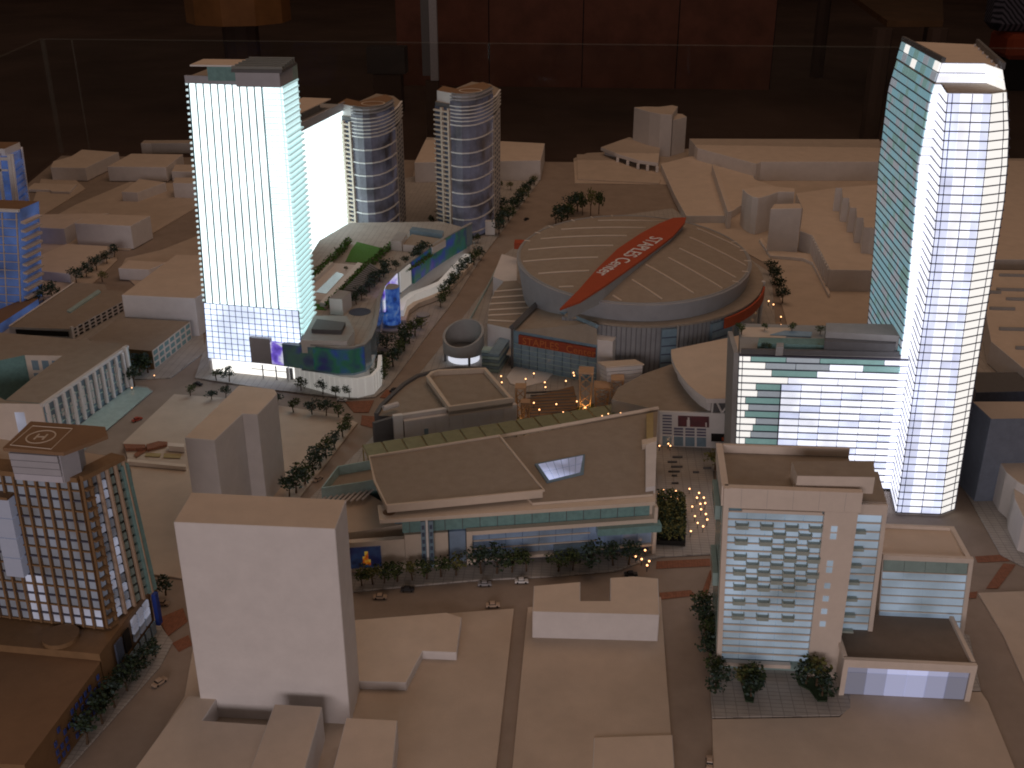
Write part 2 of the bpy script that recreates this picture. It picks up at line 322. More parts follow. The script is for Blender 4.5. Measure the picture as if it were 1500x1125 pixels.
blk('massing_block', 'low L-shaped warm-lit card block in the lower left foreground', [(180, 1150), (275, 1019), (319, 1021), (297, 1055), (400, 1062), (380, 1150)], 0.42, group=G1)
blk('massing_block', 'warm-lit card bar at the front below the tall white block', [(402, 1031), (472, 1035), (440, 1150), (358, 1150)], 0.72, group=G1)
blk('massing_block', 'warm-lit card bar at the front edge, right of its twin', [(507, 1051), (582, 1055), (573, 1150), (482, 1150)], 0.55, group=G1)
blk('massing_block', 'low stepped card slab right of the tall white block', [(519, 908), (654, 897), (676, 904), (669, 956), (619, 954), (595, 1000), (524, 998)], (669, 970, 956), group=G1)
blk('massing_block', 'U-shaped low white card building by the front street', [(782, 858), (850, 852), (850, 880), (894, 880), (894, 846), (928, 844), (964, 847), (966, 901), (780, 896)], (780, 937, 896), group=G1)
blk('massing_sheet', 'thin warm-lit card sheet lying on the centre front plate', [(870, 1080), (985, 1076), (992, 1180), (866, 1180)], 0.075, cat='card sheet')
# right rear: convention centre in card
blk('massing_block', 'long flat card hall along the back right edge', [(1010, 203), (1288, 204), (1292, 237), (1115, 237), (1108, 240), (1022, 217)], (1115, 266, 237), group=G1)
blk('massing_block', 'wedge-shaped flat card hall right behind the arena roof', [(968, 240), (1030, 224), (1095, 242), (1106, 263), (1160, 281), (1092, 296), (1062, 316), (1005, 316), (988, 285)], (1005, 328, 316), group=G1)
blk('roof_rib', 'thin white upright rib lying across the wedge-shaped hall roof', [(1043, 241), (1048, 241), (1072, 309), (1066, 310)], 0.75, cat='card strip')
ht1 = HT(985, 230, 167)
arc = [(929, 157), (940, 160.5), (952, 164), (968, 167), (985, 168)]
o = blk('massing_tower', 'white card tower with hollow curved front at the back', arc+[(993, 156), (985, 154), (965, 156.5), (945, 156)], ht1, group=G1)
blk('massing_tower', 'plain white card shaft attached to the curved back tower', [(986, 176), (1006, 171), (1000, 167), (990, 166)], (1006, 224, 171), group=G1)
hc = HT(1110, 345, 290)
blk('massing_tower', 'white card tower with curved left face beside the arena', [(1088, 277), (1094, 283), (1102, 288), (1111, 290), (1126, 286), (1140, 281), (1164, 281), (1164, 276), (1120, 272)], hc, group=G1)
blk('massing_block', 'plain white card box in front of the curved tower by the arena', [(1129, 306), (1175, 305), (1172, 298), (1134, 299)], (1175, 373, 305), group=G1)
t = thing('convention_hall', 'card hall with fluted curving front wall right of the arena', 'building', P(1216, 428))
hf = HT(1216, 428, 395); rf = [(1172, 338), (1190, 345), (1216, 395), (1296, 396), (1298, 345), (1232, 274), (1166, 283), (1176, 306)]
pp = [P(x, y, hf) for x, y in rf]; o = MB().prism([(p.x, p.y) for p in pp], 0.03, hf, 0, 1).build('hall_body', ('card', 'cardtop'), t); bevel(o, .012)
fa, fb = pp[1], pp[2]
for i in range(12):
    f = Face((fa.x, fa.y, 0.05), (fb.x, fb.y, 0.05), z1=hf-.03); f.piece('flute', 'card', t, i/12+.015, i/12+.05, 0, 1, -.01, .05)
hz = 0.95; zz = []
for i in range(5):
    x0, y0 = 1224+i*10.5, 275+i*14.5; zz += [(x0, y0), (x0+9.5, y0+0.5)]
zz2 = [P(x, y, hz+hf) for x, y in zz]
mbz = MB().prism([(p.x, p.y) for p in zz2]+[tuple(P(1320, 340, hz+hf).xy), tuple(P(1320, 268, hz+hf).xy)], hf+0.004, hz+hf, 0, 1)
o = mbz.build('notched_massing_block', ('card', 'cardtop')); tag(o, 'card block with saw-tooth notched left wall above the fluted hall', 'building', G1)
blk('massing_block', 'low pale curved kerb block at the foot of the fluted hall', [(1112, 350), (1128, 374), (1176, 378), (1190, 384), (1214, 432), (1216, 428), (1192, 372), (1130, 366), (1116, 348)], 0.16, group=G1)
# far right edge
t = thing('ribbed_hall', 'large flat warm-lit card hall with thin ridge strips behind the tall tower', 'building', P(1500, 572))
hr = HT(1500, 576, 540); pp = [P(x, y, hr) for x, y in [(1440, 395), (1600, 396), (1680, 640), (1560, 612), (1500, 540), (1452, 500), (1446, 470)]]
o = MB().prism([(p.x, p.y) for p in pp], 0.05, hr, 0, 1).build('hall_body', ('card', 'cardtop'), t); bevel(o, .012)
for x0, y0, x1 in [(1464, 405, 1530), (1450, 430, 1466), (1460, 426, 1540), (1474, 440, 1540), (1450, 454, 1486), (1464, 484, 1540), (1488, 512, 1540)]:
    a, b2 = P(x0, y0, hr), P(x1, y0, hr); MB().box(a.x, b2.x, a.y, a.y+0.07, hr+.002, hr+0.09).build('ridge_strip', 'grey', t)
blk('massing_block', 'long pale card hall at the far right back edge', [(1440, 232), (1600, 232), (1640, 380), (1458, 380)], (1470, 396, 380), group=G1)
blk('blue_massing_block', 'slate blue sided block with cream roof right of the tall tower', [(1424, 588), (1540, 588), (1560, 612), (1452, 614)], (1436, 712, 592), mats=(mat('slate_blue_card', (.17, .20, .26), .6, .1), 'cardtop'))
blk('blue_massing_block', 'slate dark block tucked under the ribbed hall at right edge', [(1420, 545), (1540, 545), (1560, 572), (1430, 575)], 0.5, mats=('dblue', 'dgrey'))
cv = [(1452, 655), (1462, 672), (1474, 700), (1486, 735)]
blk('curved_massing_block', 'white card block with bowed edge at right margin', [(1448, 650), (1560, 650), (1580, 760), (1490, 705), (1474, 692)], 1.0)
blk('massing_block', 'white half-round card block cut by the right margin', [(1483, 695), (1560, 690), (1580, 790), (1500, 760), (1486, 730)], 0.8, group=G1)
blk('flat_canopy', 'small white flat canopy sticking out beside the tall tower', [(1398, 642), (1428, 642), (1434, 656), (1404, 657)], 0.35, cat='canopy', z0=0.28)
# canopied hall in front of the curved card tower
t = thing('pavilion_hall', 'card pavilion with swept roof on square piers at back centre', 'building', P(930, 240))
hp = HT(962, 254, 241); rp_ = [(880, 217), (905, 208), (922, 202), (945, 212), (967, 217), (964, 240), (935, 236), (905, 227)]
pp = [P(x, y, hp) for x, y in rp_]; o = MB().prism([(p.x, p.y) for p in pp], hp-.12, hp+.05, 0, 1).build('roof', ('card', 'cardtop'), t); bevel(o, .01)
fr = [P(905, 228, hp), P(935, 237, hp), P(963, 241, hp)]
for i in range(5):
    u = i/4; q = fr[0].lerp(fr[1], u*2) if u < .5 else fr[1].lerp(fr[2], u*2-1)
    MB().box(q.x-.07, q.x+.07, q.y+.02, q.y+.18, 0.05, hp-.125).build('pier', 'card', t)
pp2 = [P(x, y, hp) for x, y in [(886, 216), (922, 203), (965, 218), (958, 231), (930, 227), (905, 220)]]
MB().prism([(p.x, p.y) for p in pp2], .05, hp-.13).build('core_wall', 'card', t)
plate('forecourt_step', [(845, 226), (880, 226), (968, 262), (966, 268), (846, 262)], 0.09)
# ------------------------------------------------------------------ glass case round the model
gm = mat('case_glass', (0.02, 0.022, 0.02), 0.02, 0.0, alpha=0.10, spec=0.5)
em = mat('glass_edge', (0.35, 0.38, 0.34), 0.2, 0.0, alpha=0.07)
t = thing('glass_case', 'clear glass display case with open top around the model', 'display case', (bk.x, bk.y, 0))
yb = bk.y+0.6; lo, hi = 0.0, 12.4
q0 = V((bk.x-.3, yb, 0))
for _ in range(40):
    m_ = (lo+hi)/2
    if proj_y(V((q0.x, q0.y, m_))) > 58: lo = m_
    else: hi = m_
ch = lo
MB().box(q0.x, 26.5, yb, yb+.08, 0.0, ch).build('pane', gm, t)
pL = V((nl.x-.3, nl.y, 0)); dl = (q0-pL).normalized(); nn = V((-dl.y, dl.x, 0))*.08
MB().prism([tuple(pL.xy), tuple(q0.xy), tuple((q0+nn).xy), tuple((pL+nn).xy)], 0.0, ch).build('pane', gm, t)
MB().box(26.5, 26.58, 8, yb, 0.0, ch).build('pane', gm, t)
MB().box(q0.x, 26.5, yb, yb+.1, ch+.002, ch+.05).build('top_edge', em, t)
MB().prism([tuple(pL.xy), tuple(q0.xy), tuple((q0+nn*1.2).xy), tuple((pL+nn*1.2).xy)], ch+.002, ch+.05).build('top_edge', em, t)
MB().box(q0.x-.06, q0.x+.12, yb-.05, yb+.13, 0, ch).build('corner_seam', em, t)
MB().box(q0.x+1.55, q0.x+1.62, yb-.05, yb-.01, 0, ch).build('pane_seam', em, t)
# ------------------------------------------------------------------ lit materials
glowT = vary_emit(mat('tower_light_panel', (0.8, 0.85, 0.85), 0.4, 0.0, emit=(0.80, 0.97, 1.0), estr=2.2), 1.35, 2.1, 0.9)
glowG = vary_emit(mat('tower_grid_pane', (0.7, 0.75, 0.85), 0.3, 0.0, emit=(0.68, 0.78, 1.0), estr=1.1), 0.95, 1.9, 0.7)
glowS = mat('tower_side_glass', (0.6, 0.75, 0.74), 0.3, 0.08, emit=(0.66, 0.92, 0.95), estr=0.85)
glowW = mat('lobby_light', (0.8, 0.8, 0.78), 0.5, 0.0, emit=(1.0, 0.97, 0.90), estr=1.3)
tealm = mat('teal_mullion', (0.15, 0.22, 0.24), 0.4, 0.05)
bluem = mat('blue_mullion', (0.20, 0.26, 0.42), 0.4, 0.05)
parap = mat('lilac_parapet', (0.42, 0.42, 0.46), 0.5, 0.05)
def screen(name, cols, scale=1.2, estr=0.8, base=(0.05, 0.05, 0.06), stretch=(1, 1, 1), detail=3):
    """a backlit colour display: soft colour fields"""
    m = mat(name, base, 0.35, 0.0); nt = m.node_tree; b = nt.nodes['Principled BSDF']
    tc = nt.nodes.new('ShaderNodeTexCoord'); mp = nt.nodes.new('ShaderNodeMapping'); mp.inputs['Scale'].default_value = stretch
    n = nt.nodes.new('ShaderNodeTexNoise'); n.inputs['Scale'].default_value = scale; n.inputs['Detail'].default_value = detail
    r = nt.nodes.new('ShaderNodeValToRGB'); els = r.color_ramp.elements
    while len(els) < len(cols): els.new(0.5)
    for i, c_ in enumerate(cols): els[i].position = 0.28+0.44*i/(len(cols)-1); els[i].color = (*c_, 1)
    nt.links.new(tc.outputs['Object'], mp.inputs[0]); nt.links.new(mp.outputs[0], n.inputs['Vector']); nt.links.new(n.outputs['Fac'], r.inputs[0])
    nt.links.new(r.outputs[0], b.inputs['Emission Color']); b.inputs['Emission Strength'].default_value = estr
    return m
scr_blue = screen('blue_display', [(0.01, 0.03, 0.12), (0.02, 0.10, 0.50), (0.10, 0.25, 0.70), (0.4, 0.42, 0.5)], 4.5, 0.36)
scr_green = screen('green_blue_display', [(0.01, 0.012, 0.06), (0.008, 0.07, 0.035), (0.012, 0.03, 0.16), (0.05, 0.03, 0.16)], 1.5, 0.6)
scr_purple = screen('violet_display', [(0.04, 0.02, 0.25), (0.20, 0.12, 0.7), (0.75, 0.75, 0.9), (0.05, 0.3, 0.35)], 2.6, 0.8)
scr_dark = screen('dark_display', [(0.01, 0.01, 0.03), (0.02, 0.03, 0.06), (0.03, 0.07, 0.05), (0.02, 0.02, 0.12)], 2.0, 0.5)
# ------------------------------------------------------------------ the tall lit slab tower
ZT = 8.2; FL, FR = V((-10.70, 27.45, 0)), V((-7.85, 27.0, 0)); TLp, TRp = V((-10.33, 27.47, ZT)), V((-7.80, 27.12, ZT))
ZG0, ZG1 = 0.46, 2.12
def edge(a, b, z): return a.lerp(V((b.x, b.y, b.z)), z/ZT)
t = thing('lit_tower', 'tallest left tower glowing white with dark vertical strips', 'tower', (-9.3, 28.2))
def lvl(p, q, z): r = p.lerp(V((q.x, q.y, 0)), z/ZT); return V((r.x, r.y, z))
BKd = V((0.06, 1.35, 0))
def corner(z): return [lvl(FL, TLp, z), lvl(FR, TRp, z), lvl(FR+BKd, TRp+BKd, z), lvl(FL+BKd, TLp+BKd, z)]
c0, c1 = corner(0.05), corner(ZT)
ins = lambda c_: [V((p.x+(0.08 if i in (0, 3) else -0.08), p.y+(0.08 if i < 2 else -0.08), p.z)) for i, p in enumerate(c_)]
MB().loft(ins(c0), ins(c1)).build('core', 'grey', t)
g1, g0 = corner(ZG1), corner(ZG0)
ff = Face(g1[0], g1[1], c1[0], c1[1])                       # strip facade
NS = 10; us = [0.02+0.775*i/NS for i in range(NS+1)]
for i in range(NS): ff.piece('light_panel', glowT, t, us[i]+.004, us[i+1]-.004, 0.0, 0.975, -.06, 0.0)
for i in range(NS+1): ff.piece('mullion', tealm, t, us[i]-.0055, us[i]+.0055, 0.0, 0.985, -.02, .03)
ff.piece('light_panel', glowT, t, us[-1]+.012, 1.0, 0.0, 0.985, -.06, 0.0)
NF = 40
fin = mat('floor_edge', (0.60, 0.72, 0.72), 0.4, 0.0, emit=(0.7, 0.9, 0.95), estr=0.75)
for k in range(NF):
    v = (k+.5)/NF*0.985
    ff.piece('floor_edge', fin, t, us[-1]+.010, 1.012, v-.0026, v+.0026, .001, .03)
    ff.piece('floor_edge', fin, t, -.012, .012, v-.004, v+.004, -.03, .03)
for u_ in (0.86, 0.93): ff.piece('mullion', fin, t, u_-.002, u_+.002, 0, .98, .001, .012)
fs = Face(corner(1.35)[1], corner(1.35)[2], c1[1], c1[2])
fs.piece('side_glass', glowS, t, 0.0, 1.0, 0, .985, -.06, 0.0)
sidefin = mat('side_fin', (0.55, 0.68, 0.68), 0.4, 0.0, emit=(0.62, 0.88, 0.9), estr=0.42)
for k in range(44):
    v = (k+.5)/44*.985; fs.piece('floor_fin', sidefin, t, 0.02, 1.0, v-.003, v+.003, .001, .085 if k < 36 else .03)
# lower grid
fg = Face(g0[0], g0[1], g1[0], g1[1]); NC, NR = 15, 10
for i in range(NC):
    for j in range(NR): fg.piece('window_pane', glowG, t, (i+.04)/NC, (i+.96)/NC, (j+.05)/NR, (j+.95)/NR, -.06, .012)
for i in range(NC+1): fg.piece('mullion', bluem, t, i/NC-.003, i/NC+.003, 0, 1.0, -.02, .022)
for j in range(NR+1): fg.piece('transom', bluem, t, -.005, 1.005, j/NR-.0045, j/NR+.0045, -.02, .020)
fgl = Face(V((-10.70+.22, 27.45+1.55, ZG0)), g0[0], V((-10.70+.30, 27.45+1.55, ZG1)), g1[0])
fgl.piece('side_wall', glowG, t, 0, 1, 0, 1, -.02, 0)
# ground floor
lob = Face(V((-10.62, 27.50, .05)), V((-7.55, 27.00, .05)), z1=ZG0)
lob.piece('lobby_wall', glowW, t, 0, 1, 0, .99, -.02, 0)
for u_, w_ in ((0.02, .03), (0.53, .012), (0.66, .012), (0.78, .02)):
    q = lob.pt(u_, 0, .16); MB().tube((q.x, q.y, .05), (q.x, q.y, ZG0), w_*1.6, n=10).build('column', 'grey' if w_ < .015 else 'white', t)
lob.piece('door_frame', 'dgrey', t, 0.74, 0.80, 0, .8, .001, .05)
lob.piece('lobby_rail', 'grey', t, 0.40, 0.74, .48, .52, .03, .05)
# roof
ft = Face(c1[0]-V((0, 0, .14)), c1[1]-V((0, 0, .14)), c1[0]+V((0, 0, .05)), c1[1]+V((0, 0, .05)))
ft.piece('parapet', parap, t, -.01, .80, 0, 1, -.02, .06)
mb = MB().prism([(p.x, p.y) for p in ins(c1)], ZT, ZT+.03); mb.build('roof', 'taupe', t)
pa, pb = P(278, 96, ZT+.42), P(348, 96, ZT+.42)
MB().box(pa.x, pb.x-.05, pa.y, pa.y+1.0, ZT+.40, ZT+.44, 0, 1).build('roof_plate', ('white', 'cardtop'), t)
MB().box(pa.x+.35, pb.x, pa.y+.2, pa.y+.95, ZT+.031, ZT+.39).build('plant_room', 'teal', t)
pc, pd = P(346, 100, ZT+.42), P(422, 98, ZT+.42)
ph = MB().box(pc.x+.05, pd.x-.06, pc.y-.28, pc.y+.9, ZT+.031, ZT+.36).build('penthouse', parap, t)
MB().box(pc.x-.05, pd.x, pc.y-.25, pc.y+1.1, ZT+.361, ZT+.43).build('louvre_deck', 'dgrey', t)
lv = mat('louvre', (0.24, 0.25, 0.23), 0.6, 0.05)
for k in range(6):
    y_ = pc.y-.2+k*.22; MB().box(pc.x-.05+k*.02, pd.x, y_, y_+.06, ZT+.432, ZT+.50+.012*k).build('louvre', lv, t)
fgl2 = Face(c1[1]-V((0, 0, .15)), c1[2]-V((0, 0, .15)), c1[1]+V((0, 0, .22)), c1[2]+V((0, 0, .22)))
fgl2.piece('glass_parapet', 'pteal', t, 0, 1, 0, 1, -.02, .02)
# ------------------------------------------------------------------ lower lit slab behind it
zs = 5.2; t = thing('lit_slab', 'lower blazing white slab building just right of the lit tower', 'building', P(470, 390))
a, b_ = P(436, 186, zs), P(503, 153, zs); d = (b_-a).normalized(); nL = V((-d.y, d.x, 0))*1.5
q = [a, b_, b_+nL, a+nL]; low = [V((p.x, p.y, .05)) for p in q]
glow2 = vary_emit(mat('slab_light_panel', (0.8, 0.85, 0.85), 0.4, 0.0, emit=(0.84, 0.99, 1.0), estr=2.4), 1.15, 1.75, 0.8)
MB().loft(low, q, 0, 0).build('core', 'grey', t)
fsl = Face(low[0], low[1], q[0], q[1])
for i in range(8): fsl.piece('light_panel', glow2, t, i/8+.002, (i+1)/8-.002, 0, .96, .001, .03)
for i in range(9): fsl.piece('mullion', fin, t, i/8-.0016, i/8+.0016, 0, .97, .002, .04)
for k in range(34): fsl.piece('floor_edge', fin, t, 0, 1, (k+.5)/34*.96-.0016, (k+.5)/34*.96+.0016, .0305, .045)
fse = Face(low[1], low[2], q[1], q[2]); fse.piece('end_wall', 'teal', t, 0, 1, 0, 1, .001, .03)
for k in range(30): fsl.piece('balcony', sidefin, t, .965, 1.012, (k+.3)/30*.97, (k+.5)/30*.97, .046, .10)
fsl.piece('parapet', parap, t, -.005, 1.005, .965, 1.02, .001, .06)
MB().prism([(p.x, p.y) for p in [a+nL*.25+d*.6, a+nL*.25+d*3.0, a+nL*.9+d*3.0, a+nL*.9+d*.6]], zs+.002, zs+.30).build('plant_room', 'grey', t)
MB().prism([(p.x, p.y) for p in [a+nL*.12+d*.3, a+nL*.12+d*3.6, a+nL*.85+d*3.6, a+nL*.85+d*.3]], zs+.302, zs+.34).build('roof_plate', 'cardtop', t)
# ------------------------------------------------------------------ twin oval apartment towers
vglass = mat('violet_glass', (0.125, 0.125, 0.155), 0.22, 0.25, 5.0, spec=0.6, emit=(0.30, 0.30, 0.45), estr=0.04)
vary_emit(vglass, 0.0, 0.09, 1.2)
def oval(label, dx, dy, h, lit):
    px_ = [(505, 347), (527, 353), (534, 355), (542, 356), (551, 355.5), (560, 353.5), (569, 349.5), (577, 344), (584, 337), (589, 330), (594, 318)]
    pts = [P(x+dx, y+dy, .1) for x, y in px_]
    t = thing('oval_tower', label, 'tower', (pts[3].x, pts[3].y+1, 0), 'twin oval apartment towers')
    back = [pts[-1]+V((-.5, 1.2, 0)), pts[-1]+V((-1.3, 1.7, 0)), pts[0]+V((.1, 1.9, 0))]
    plan = [(p.x, p.y) for p in pts+back]
    MB().prism(plan, .05, h, 0, 1).build('body', ('dgrey', 'taupe'), t)
    arc_ = [(p.x, p.y) for p in pts[1:9]]
    MB().band(arc_, .1, h+.14, -.05).build('curtain_wall', vglass, t)
    zl = [h*(k/9.3)*.93+.28 for k in range(9)]
    for z in zl: MB().band(arc_, z, z+.045, -.085).build('floor_band', 'white', t)
    for k in range(5):
        z = h*.885+k*.135; MB().band(arc_+[(pts[9].x, pts[9].y), (pts[10].x, pts[10].y)], z, z+.04, -.075).build('floor_band', 'white', t)
    lw = Face(pts[0], pts[1], z0=.1, z1=h-.15)
    lw.piece('wing_glass', 'dblue', t, 0, 1, 0, 1, .001, .03)
    for k in range(27): lw.piece('balcony', 'cream', t, 0, 1.0, (k+.1)/27, (k+.45)/27, .031, .12)
    lw.piece('wing_pier', 'cream', t, .44, .56, 0, 1.0, .031, .13); lw.piece('wing_pier', 'cream', t, .90, 1.0, 0, 1.0, .031, .14)
    rw = Face(pts[8], pts[10], z0=.1, z1=h-.05); rw.piece('flank_wall', 'card', t, 0, 1, 0, .86, .001, .04)
    m2 = MB()
    for k in range(22):
        for i in range(3): rw.box(m2, .2+i*.27, .33+i*.27, (k+.3)/26, (k+.7)/26, .041, .05)
    w = m2.build('flank_windows', 'dblue', t); w['kind'] = 'stuff'
    q = pts[8]; MB().box(q.x-.12, q.x+.03, q.y-.16, q.y-.02, h*.12, h*.82).build('white_fin', 'white', t)
    cap = [(p.x, p.y) for p in pts[1:9]]; cc = [V((p[0], p[1]+.10)) for p in cap]
    MB().prism([tuple(p) for p in cc]+[(pts[8].x-.45, pts[8].y+1.0), (pts[1].x+.2, pts[1].y+1.1)], h+.02, h+.42, 0, 1).build('crown', ('grey', 'brownroof'), t)
    MB().prism([(pts[0].x+.06, pts[0].y+.12), (pts[1].x+.02, pts[1].y+.06), (pts[1].x+.15, pts[1].y+1.0), (pts[0].x+.15, pts[0].y+1.2)], h, h+.40, 0, 1).build('lift_room', ('white', 'brownroof'), t)
    m3 = MB(); cx, cy = pts[4].x+.02, pts[4].y+.72
    m3.band(ring(cx, cy, .40, 28)[::-1], h+.424, h+.436, .05, closed=True); m3.build('helipad_ring', 'cream', t)
    for zz_ in (h+.30, h+.18): MB().band(cap, zz_, zz_+.05, -.06).build('crown_band', parap, t)
oval('oval tower with violet glass standing beside the blazing white slab', 0, 0, 4.85, 0)
oval('oval tower with violet glass standing alone nearer the avenue', 138, -8, 5.2, 1)
# ------------------------------------------------------------------ podium with roof garden
Q = [(-8.95, 26.80), (-7.7, 26.50), (-6.65, 26.25), (-6.25, 26.28), (-6.02, 26.5), (-5.95, 26.9), (-5.97, 27.7), (-6.1, 28.8), (-6.28, 30.0), (-6.35, 31.2), (-6.2, 32.4), (-5.9, 33.8), (-5.5, 35.3), (-5.0, 36.8), (-4.4, 38.3)]
t = thing('podium', 'grey podium with roof garden curving round the foot of the lit tower', 'building', (-7, 32))
zd = 1.18
tail = [(-5.6, 39.2), (-9.0, 38.8), (-9.6, 36.5), (-9.2, 29.2), (-7.8, 28.6), (-7.75, 27.2)]
MB().prism(Q+tail, .63, zd, 0, 1).build('podium_body', ('card', 'pave'), t)
MB().prism([(-7.5, 26.75)]+Q[3:]+tail, .06, .629).build('podium_base', 'card', t)
def sub(i0, i1, n=5):
    out = []
    for i in range(i0, i1):
        for k in range(n): a, b = V(Q[i]), V(Q[i+1]); out.append(tuple(a.lerp(b, k/n)))
    return out+[Q[i1]]
MB().band(Q[1:], .62, 1.40, -.08).build('screen_band', 'bglass', t)
MB().band(Q[1:], 1.402, 1.44, -.11).build('band_coping', 'grey', t)
glowwhite = mat('white_painted_glow', (0.8, 0.79, 0.76), 0.6, 0.0, emit=(1, .98, .93), estr=0.18)  # faint glow put into the white walls in place of light falling there
base_path = [(-8.0, 26.72), (-7.7, 26.55), (-6.6, 26.02), (-6.1, 25.98), (-5.72, 26.25), (-5.62, 26.8), (-5.75, 27.7)]
MB().band(base_path, .06, .60, .1).build('base_wall', glowwhite, t)
for i in range(len(base_path)-1):
    f = Face((*base_path[i], .06), (*base_path[i+1], .06), z1=.60)
    n = max(1, int(f.w/.16))
    for k in range(n): f.piece('wall_rib', glowwhite, t, k/n, k/n+.02/f.w, 0.02, .98, .001, .012)
def scr(i0, i1, m, z0=.66, z1=1.34, f0=0.0, f1=1.0):
    p = sub(i0, i1, 4); n = len(p)-1; p = p[int(f0*n):int(f1*n)+1]
    MB().band(p, z0, z1, -.03).build('display_screen', m, t)
for o_ in []: pass
def scrp(pts, m, z0, z1): 
    o = MB().band(pts, z0, z1, -.13).build('display_screen', m, t); return o
scrp([(-9.15, 26.78), (-8.55, 26.70)], parap, .72, 1.45)
scrp([(-8.54, 26.698), (-8.2, 26.62)], scr_purple, .72, 1.35)
scrp([(-8.19, 26.618), (-7.7, 26.50), (-7.3, 26.405)], scr_dark, .70, 1.36)
scrp([(-7.29, 26.403), (-6.65, 26.25), (-6.25, 26.28), (-6.04, 26.48)], scr_green, .70, 1.36)
scrp([(-6.34, 30.8), (-6.35, 31.2), (-6.2, 32.4)], scr_purple, .70, 1.42)
scrp([(-6.15, 32.65), (-5.95, 33.5)], glowwhite, .70, 1.38)
scrp([(-5.9, 33.75), (-5.5, 35.3), (-5.0, 36.8), (-4.6, 37.8)], scr_green, .62, 1.40)
# small pieces on the deck
MB().prism([tuple(P(x, y, zd+.38).xy) for x, y in [(441, 498), (508, 500), (519, 484), (508, 463), (460, 462)]], zd+.003, zd+.38, 0, 1).build('roof_block', ('white', 'grey'), t)
MB().prism([tuple(P(x, y, zd+.5).xy) for x, y in [(456, 482), (500, 484), (506, 472), (464, 467)]], zd+.382, zd+.5).build('roof_light', 'dgrey', t)
MB().prism([tuple(P(x, y, zd+.5).xy) for x, y in [(482, 437), (501, 438.5), (514, 427), (497, 424.5)]], zd+.003, zd+.5, 0, 1).build('stair_box', ('white', 'grey'), t)
pgz = zd+.32; pg = [P(x, y, pgz) for x, y in [(503, 425), (521, 427), (557, 395), (543, 386)]]
MB().prism([tuple(p.xy) for p in pg], pgz-.03, pgz).build('pergola_roof', 'dgrey', t)
for k in range(16):
    u = (k+.5)/16; a, b = pg[0].lerp(pg[3], u), pg[1].lerp(pg[2], u); MB().tube(a+V((0, 0, .02)), b+V((0, 0, .02)), .018, n=4).build('pergola_slat', 'grey', t)
for (x, y) in [(505, 440), (520, 441), (556, 408)]: q = P(x, y, zd); MB().tube((q.x, q.y, zd), (q.x, q.y, pgz-.03), .03, n=6).build('pergola_post', 'grey', t)
MB().prism([tuple(P(x, y, zd+.02).xy) for x, y in [(506, 383), (536, 385), (562, 364), (523, 354), (514, 366)]], zd+.003, zd+.02).build('lawn', 'lawn', t)
MB().prism([tuple(P(x, y, zd+.02).xy) for x, y in [(456, 452), (478, 454), (480, 447), (457, 444)]], zd+.003, zd+.02).build('lawn', 'lawn', t)
MB().prism([tuple(P(x, y, zd+.02).xy) for x, y in [(462, 428), (478, 430), (504, 402), (493, 398)]], zd+.003, zd+.02).build('pool', 'water', t)
MB().prism([tuple(P(x, y, zd+.012).xy) for x, y in [(456, 438), (482, 440), (520, 388), (489, 385), (458, 412)]], zd+.002, zd+.0125).build('pool_terrace', 'card', t)
pz = zd+.15
MB().prism([tuple(P(x, y, pz).xy) for x, y in [(468, 443), (476, 444), (532, 386), (524, 384)]], zd+.013, pz).build('cabana_row', 'white', t)
MB().prism([tuple(P(x, y, pz).xy) for x, y in [(456, 406), (462, 408), (488, 384), (481, 381)]], zd+.013, pz).build('cabana_row', 'white', t)
MB().prism([(P(527, 457, zd).x+.33*math.cos(i*.4), P(527, 457, zd).y+.33*math.sin(i*.4)) for i in range(16)], zd+.003, zd+.012).build('pond', 'dblue', t)
MB().prism([tuple(P(x, y, zd+.35).xy) for x, y in [(572, 352), (588, 354), (597, 342), (583, 339)]], zd+.003, zd+.35, 0, 1).build('terrace_house', ('white', 'grey'), t)
MB().prism([tuple(P(x, y, zd+.25).xy) for x, y in [(590, 358), (634, 362), (653, 351), (603, 343)]], zd+.003, zd+.25, 0, 1).build('terrace_house', ('white', 'taupe'), t)
MB().prism([tuple(P(x, y, zd+.3).xy) for x, y in [(600, 337), (648, 343), (650, 338), (604, 332)]], zd+.003, zd+.3).build('terrace_wall', 'bglass', t)
# sign slabs by the far oval tower
for lab, (x0, x1, yb, yt), mts in (('pale glass sign slab with blue top at foot of far oval tower', (670, 684, 346, 315), ('pteal', scr_blue)), ('plain white sign slab at the corner of the far oval tower', (711, 725, 344, 322), ('white', 'white'))):
    a, b = P(x0, yb, .06), P(x1, yb, .06); h = HT((x0+x1)/2, yb, yt)
    t2 = thing('sign_slab', lab, 'sign', a)
    MB().box(a.x, b.x, a.y, a.y+.22, .06, h*.72).build('slab', mts[0], t2); MB().box(a.x, b.x, a.y-.01, a.y+.21, h*.722, h).build('slab_top', mts[1], t2)
# blue display column
q = P(573, 484, .06); h = HT(573, 486, 424); r_ = (P(586, 486)-P(561, 486)).length/2
t = thing('display_column', 'round blue picture column on the plaza below the podium', 'sign', q)
MB().prism(ring(q.x, q.y+r_, r_, 28), .22, h).build('display_skin', scr_blue, t, smooth=True)
MB().prism(ring(q.x, q.y+r_, r_*.8, 20), .06, .22).build('foot', 'grey', t)
MB().prism(ring(q.x, q.y+r_, r_*1.9, 28), .05, .12).build('plinth', 'grey', t)
MB().prism(ring(q.x, q.y+r_, r_*.96, 28), h+.002, h+.02).build('cap', 'grey', t)
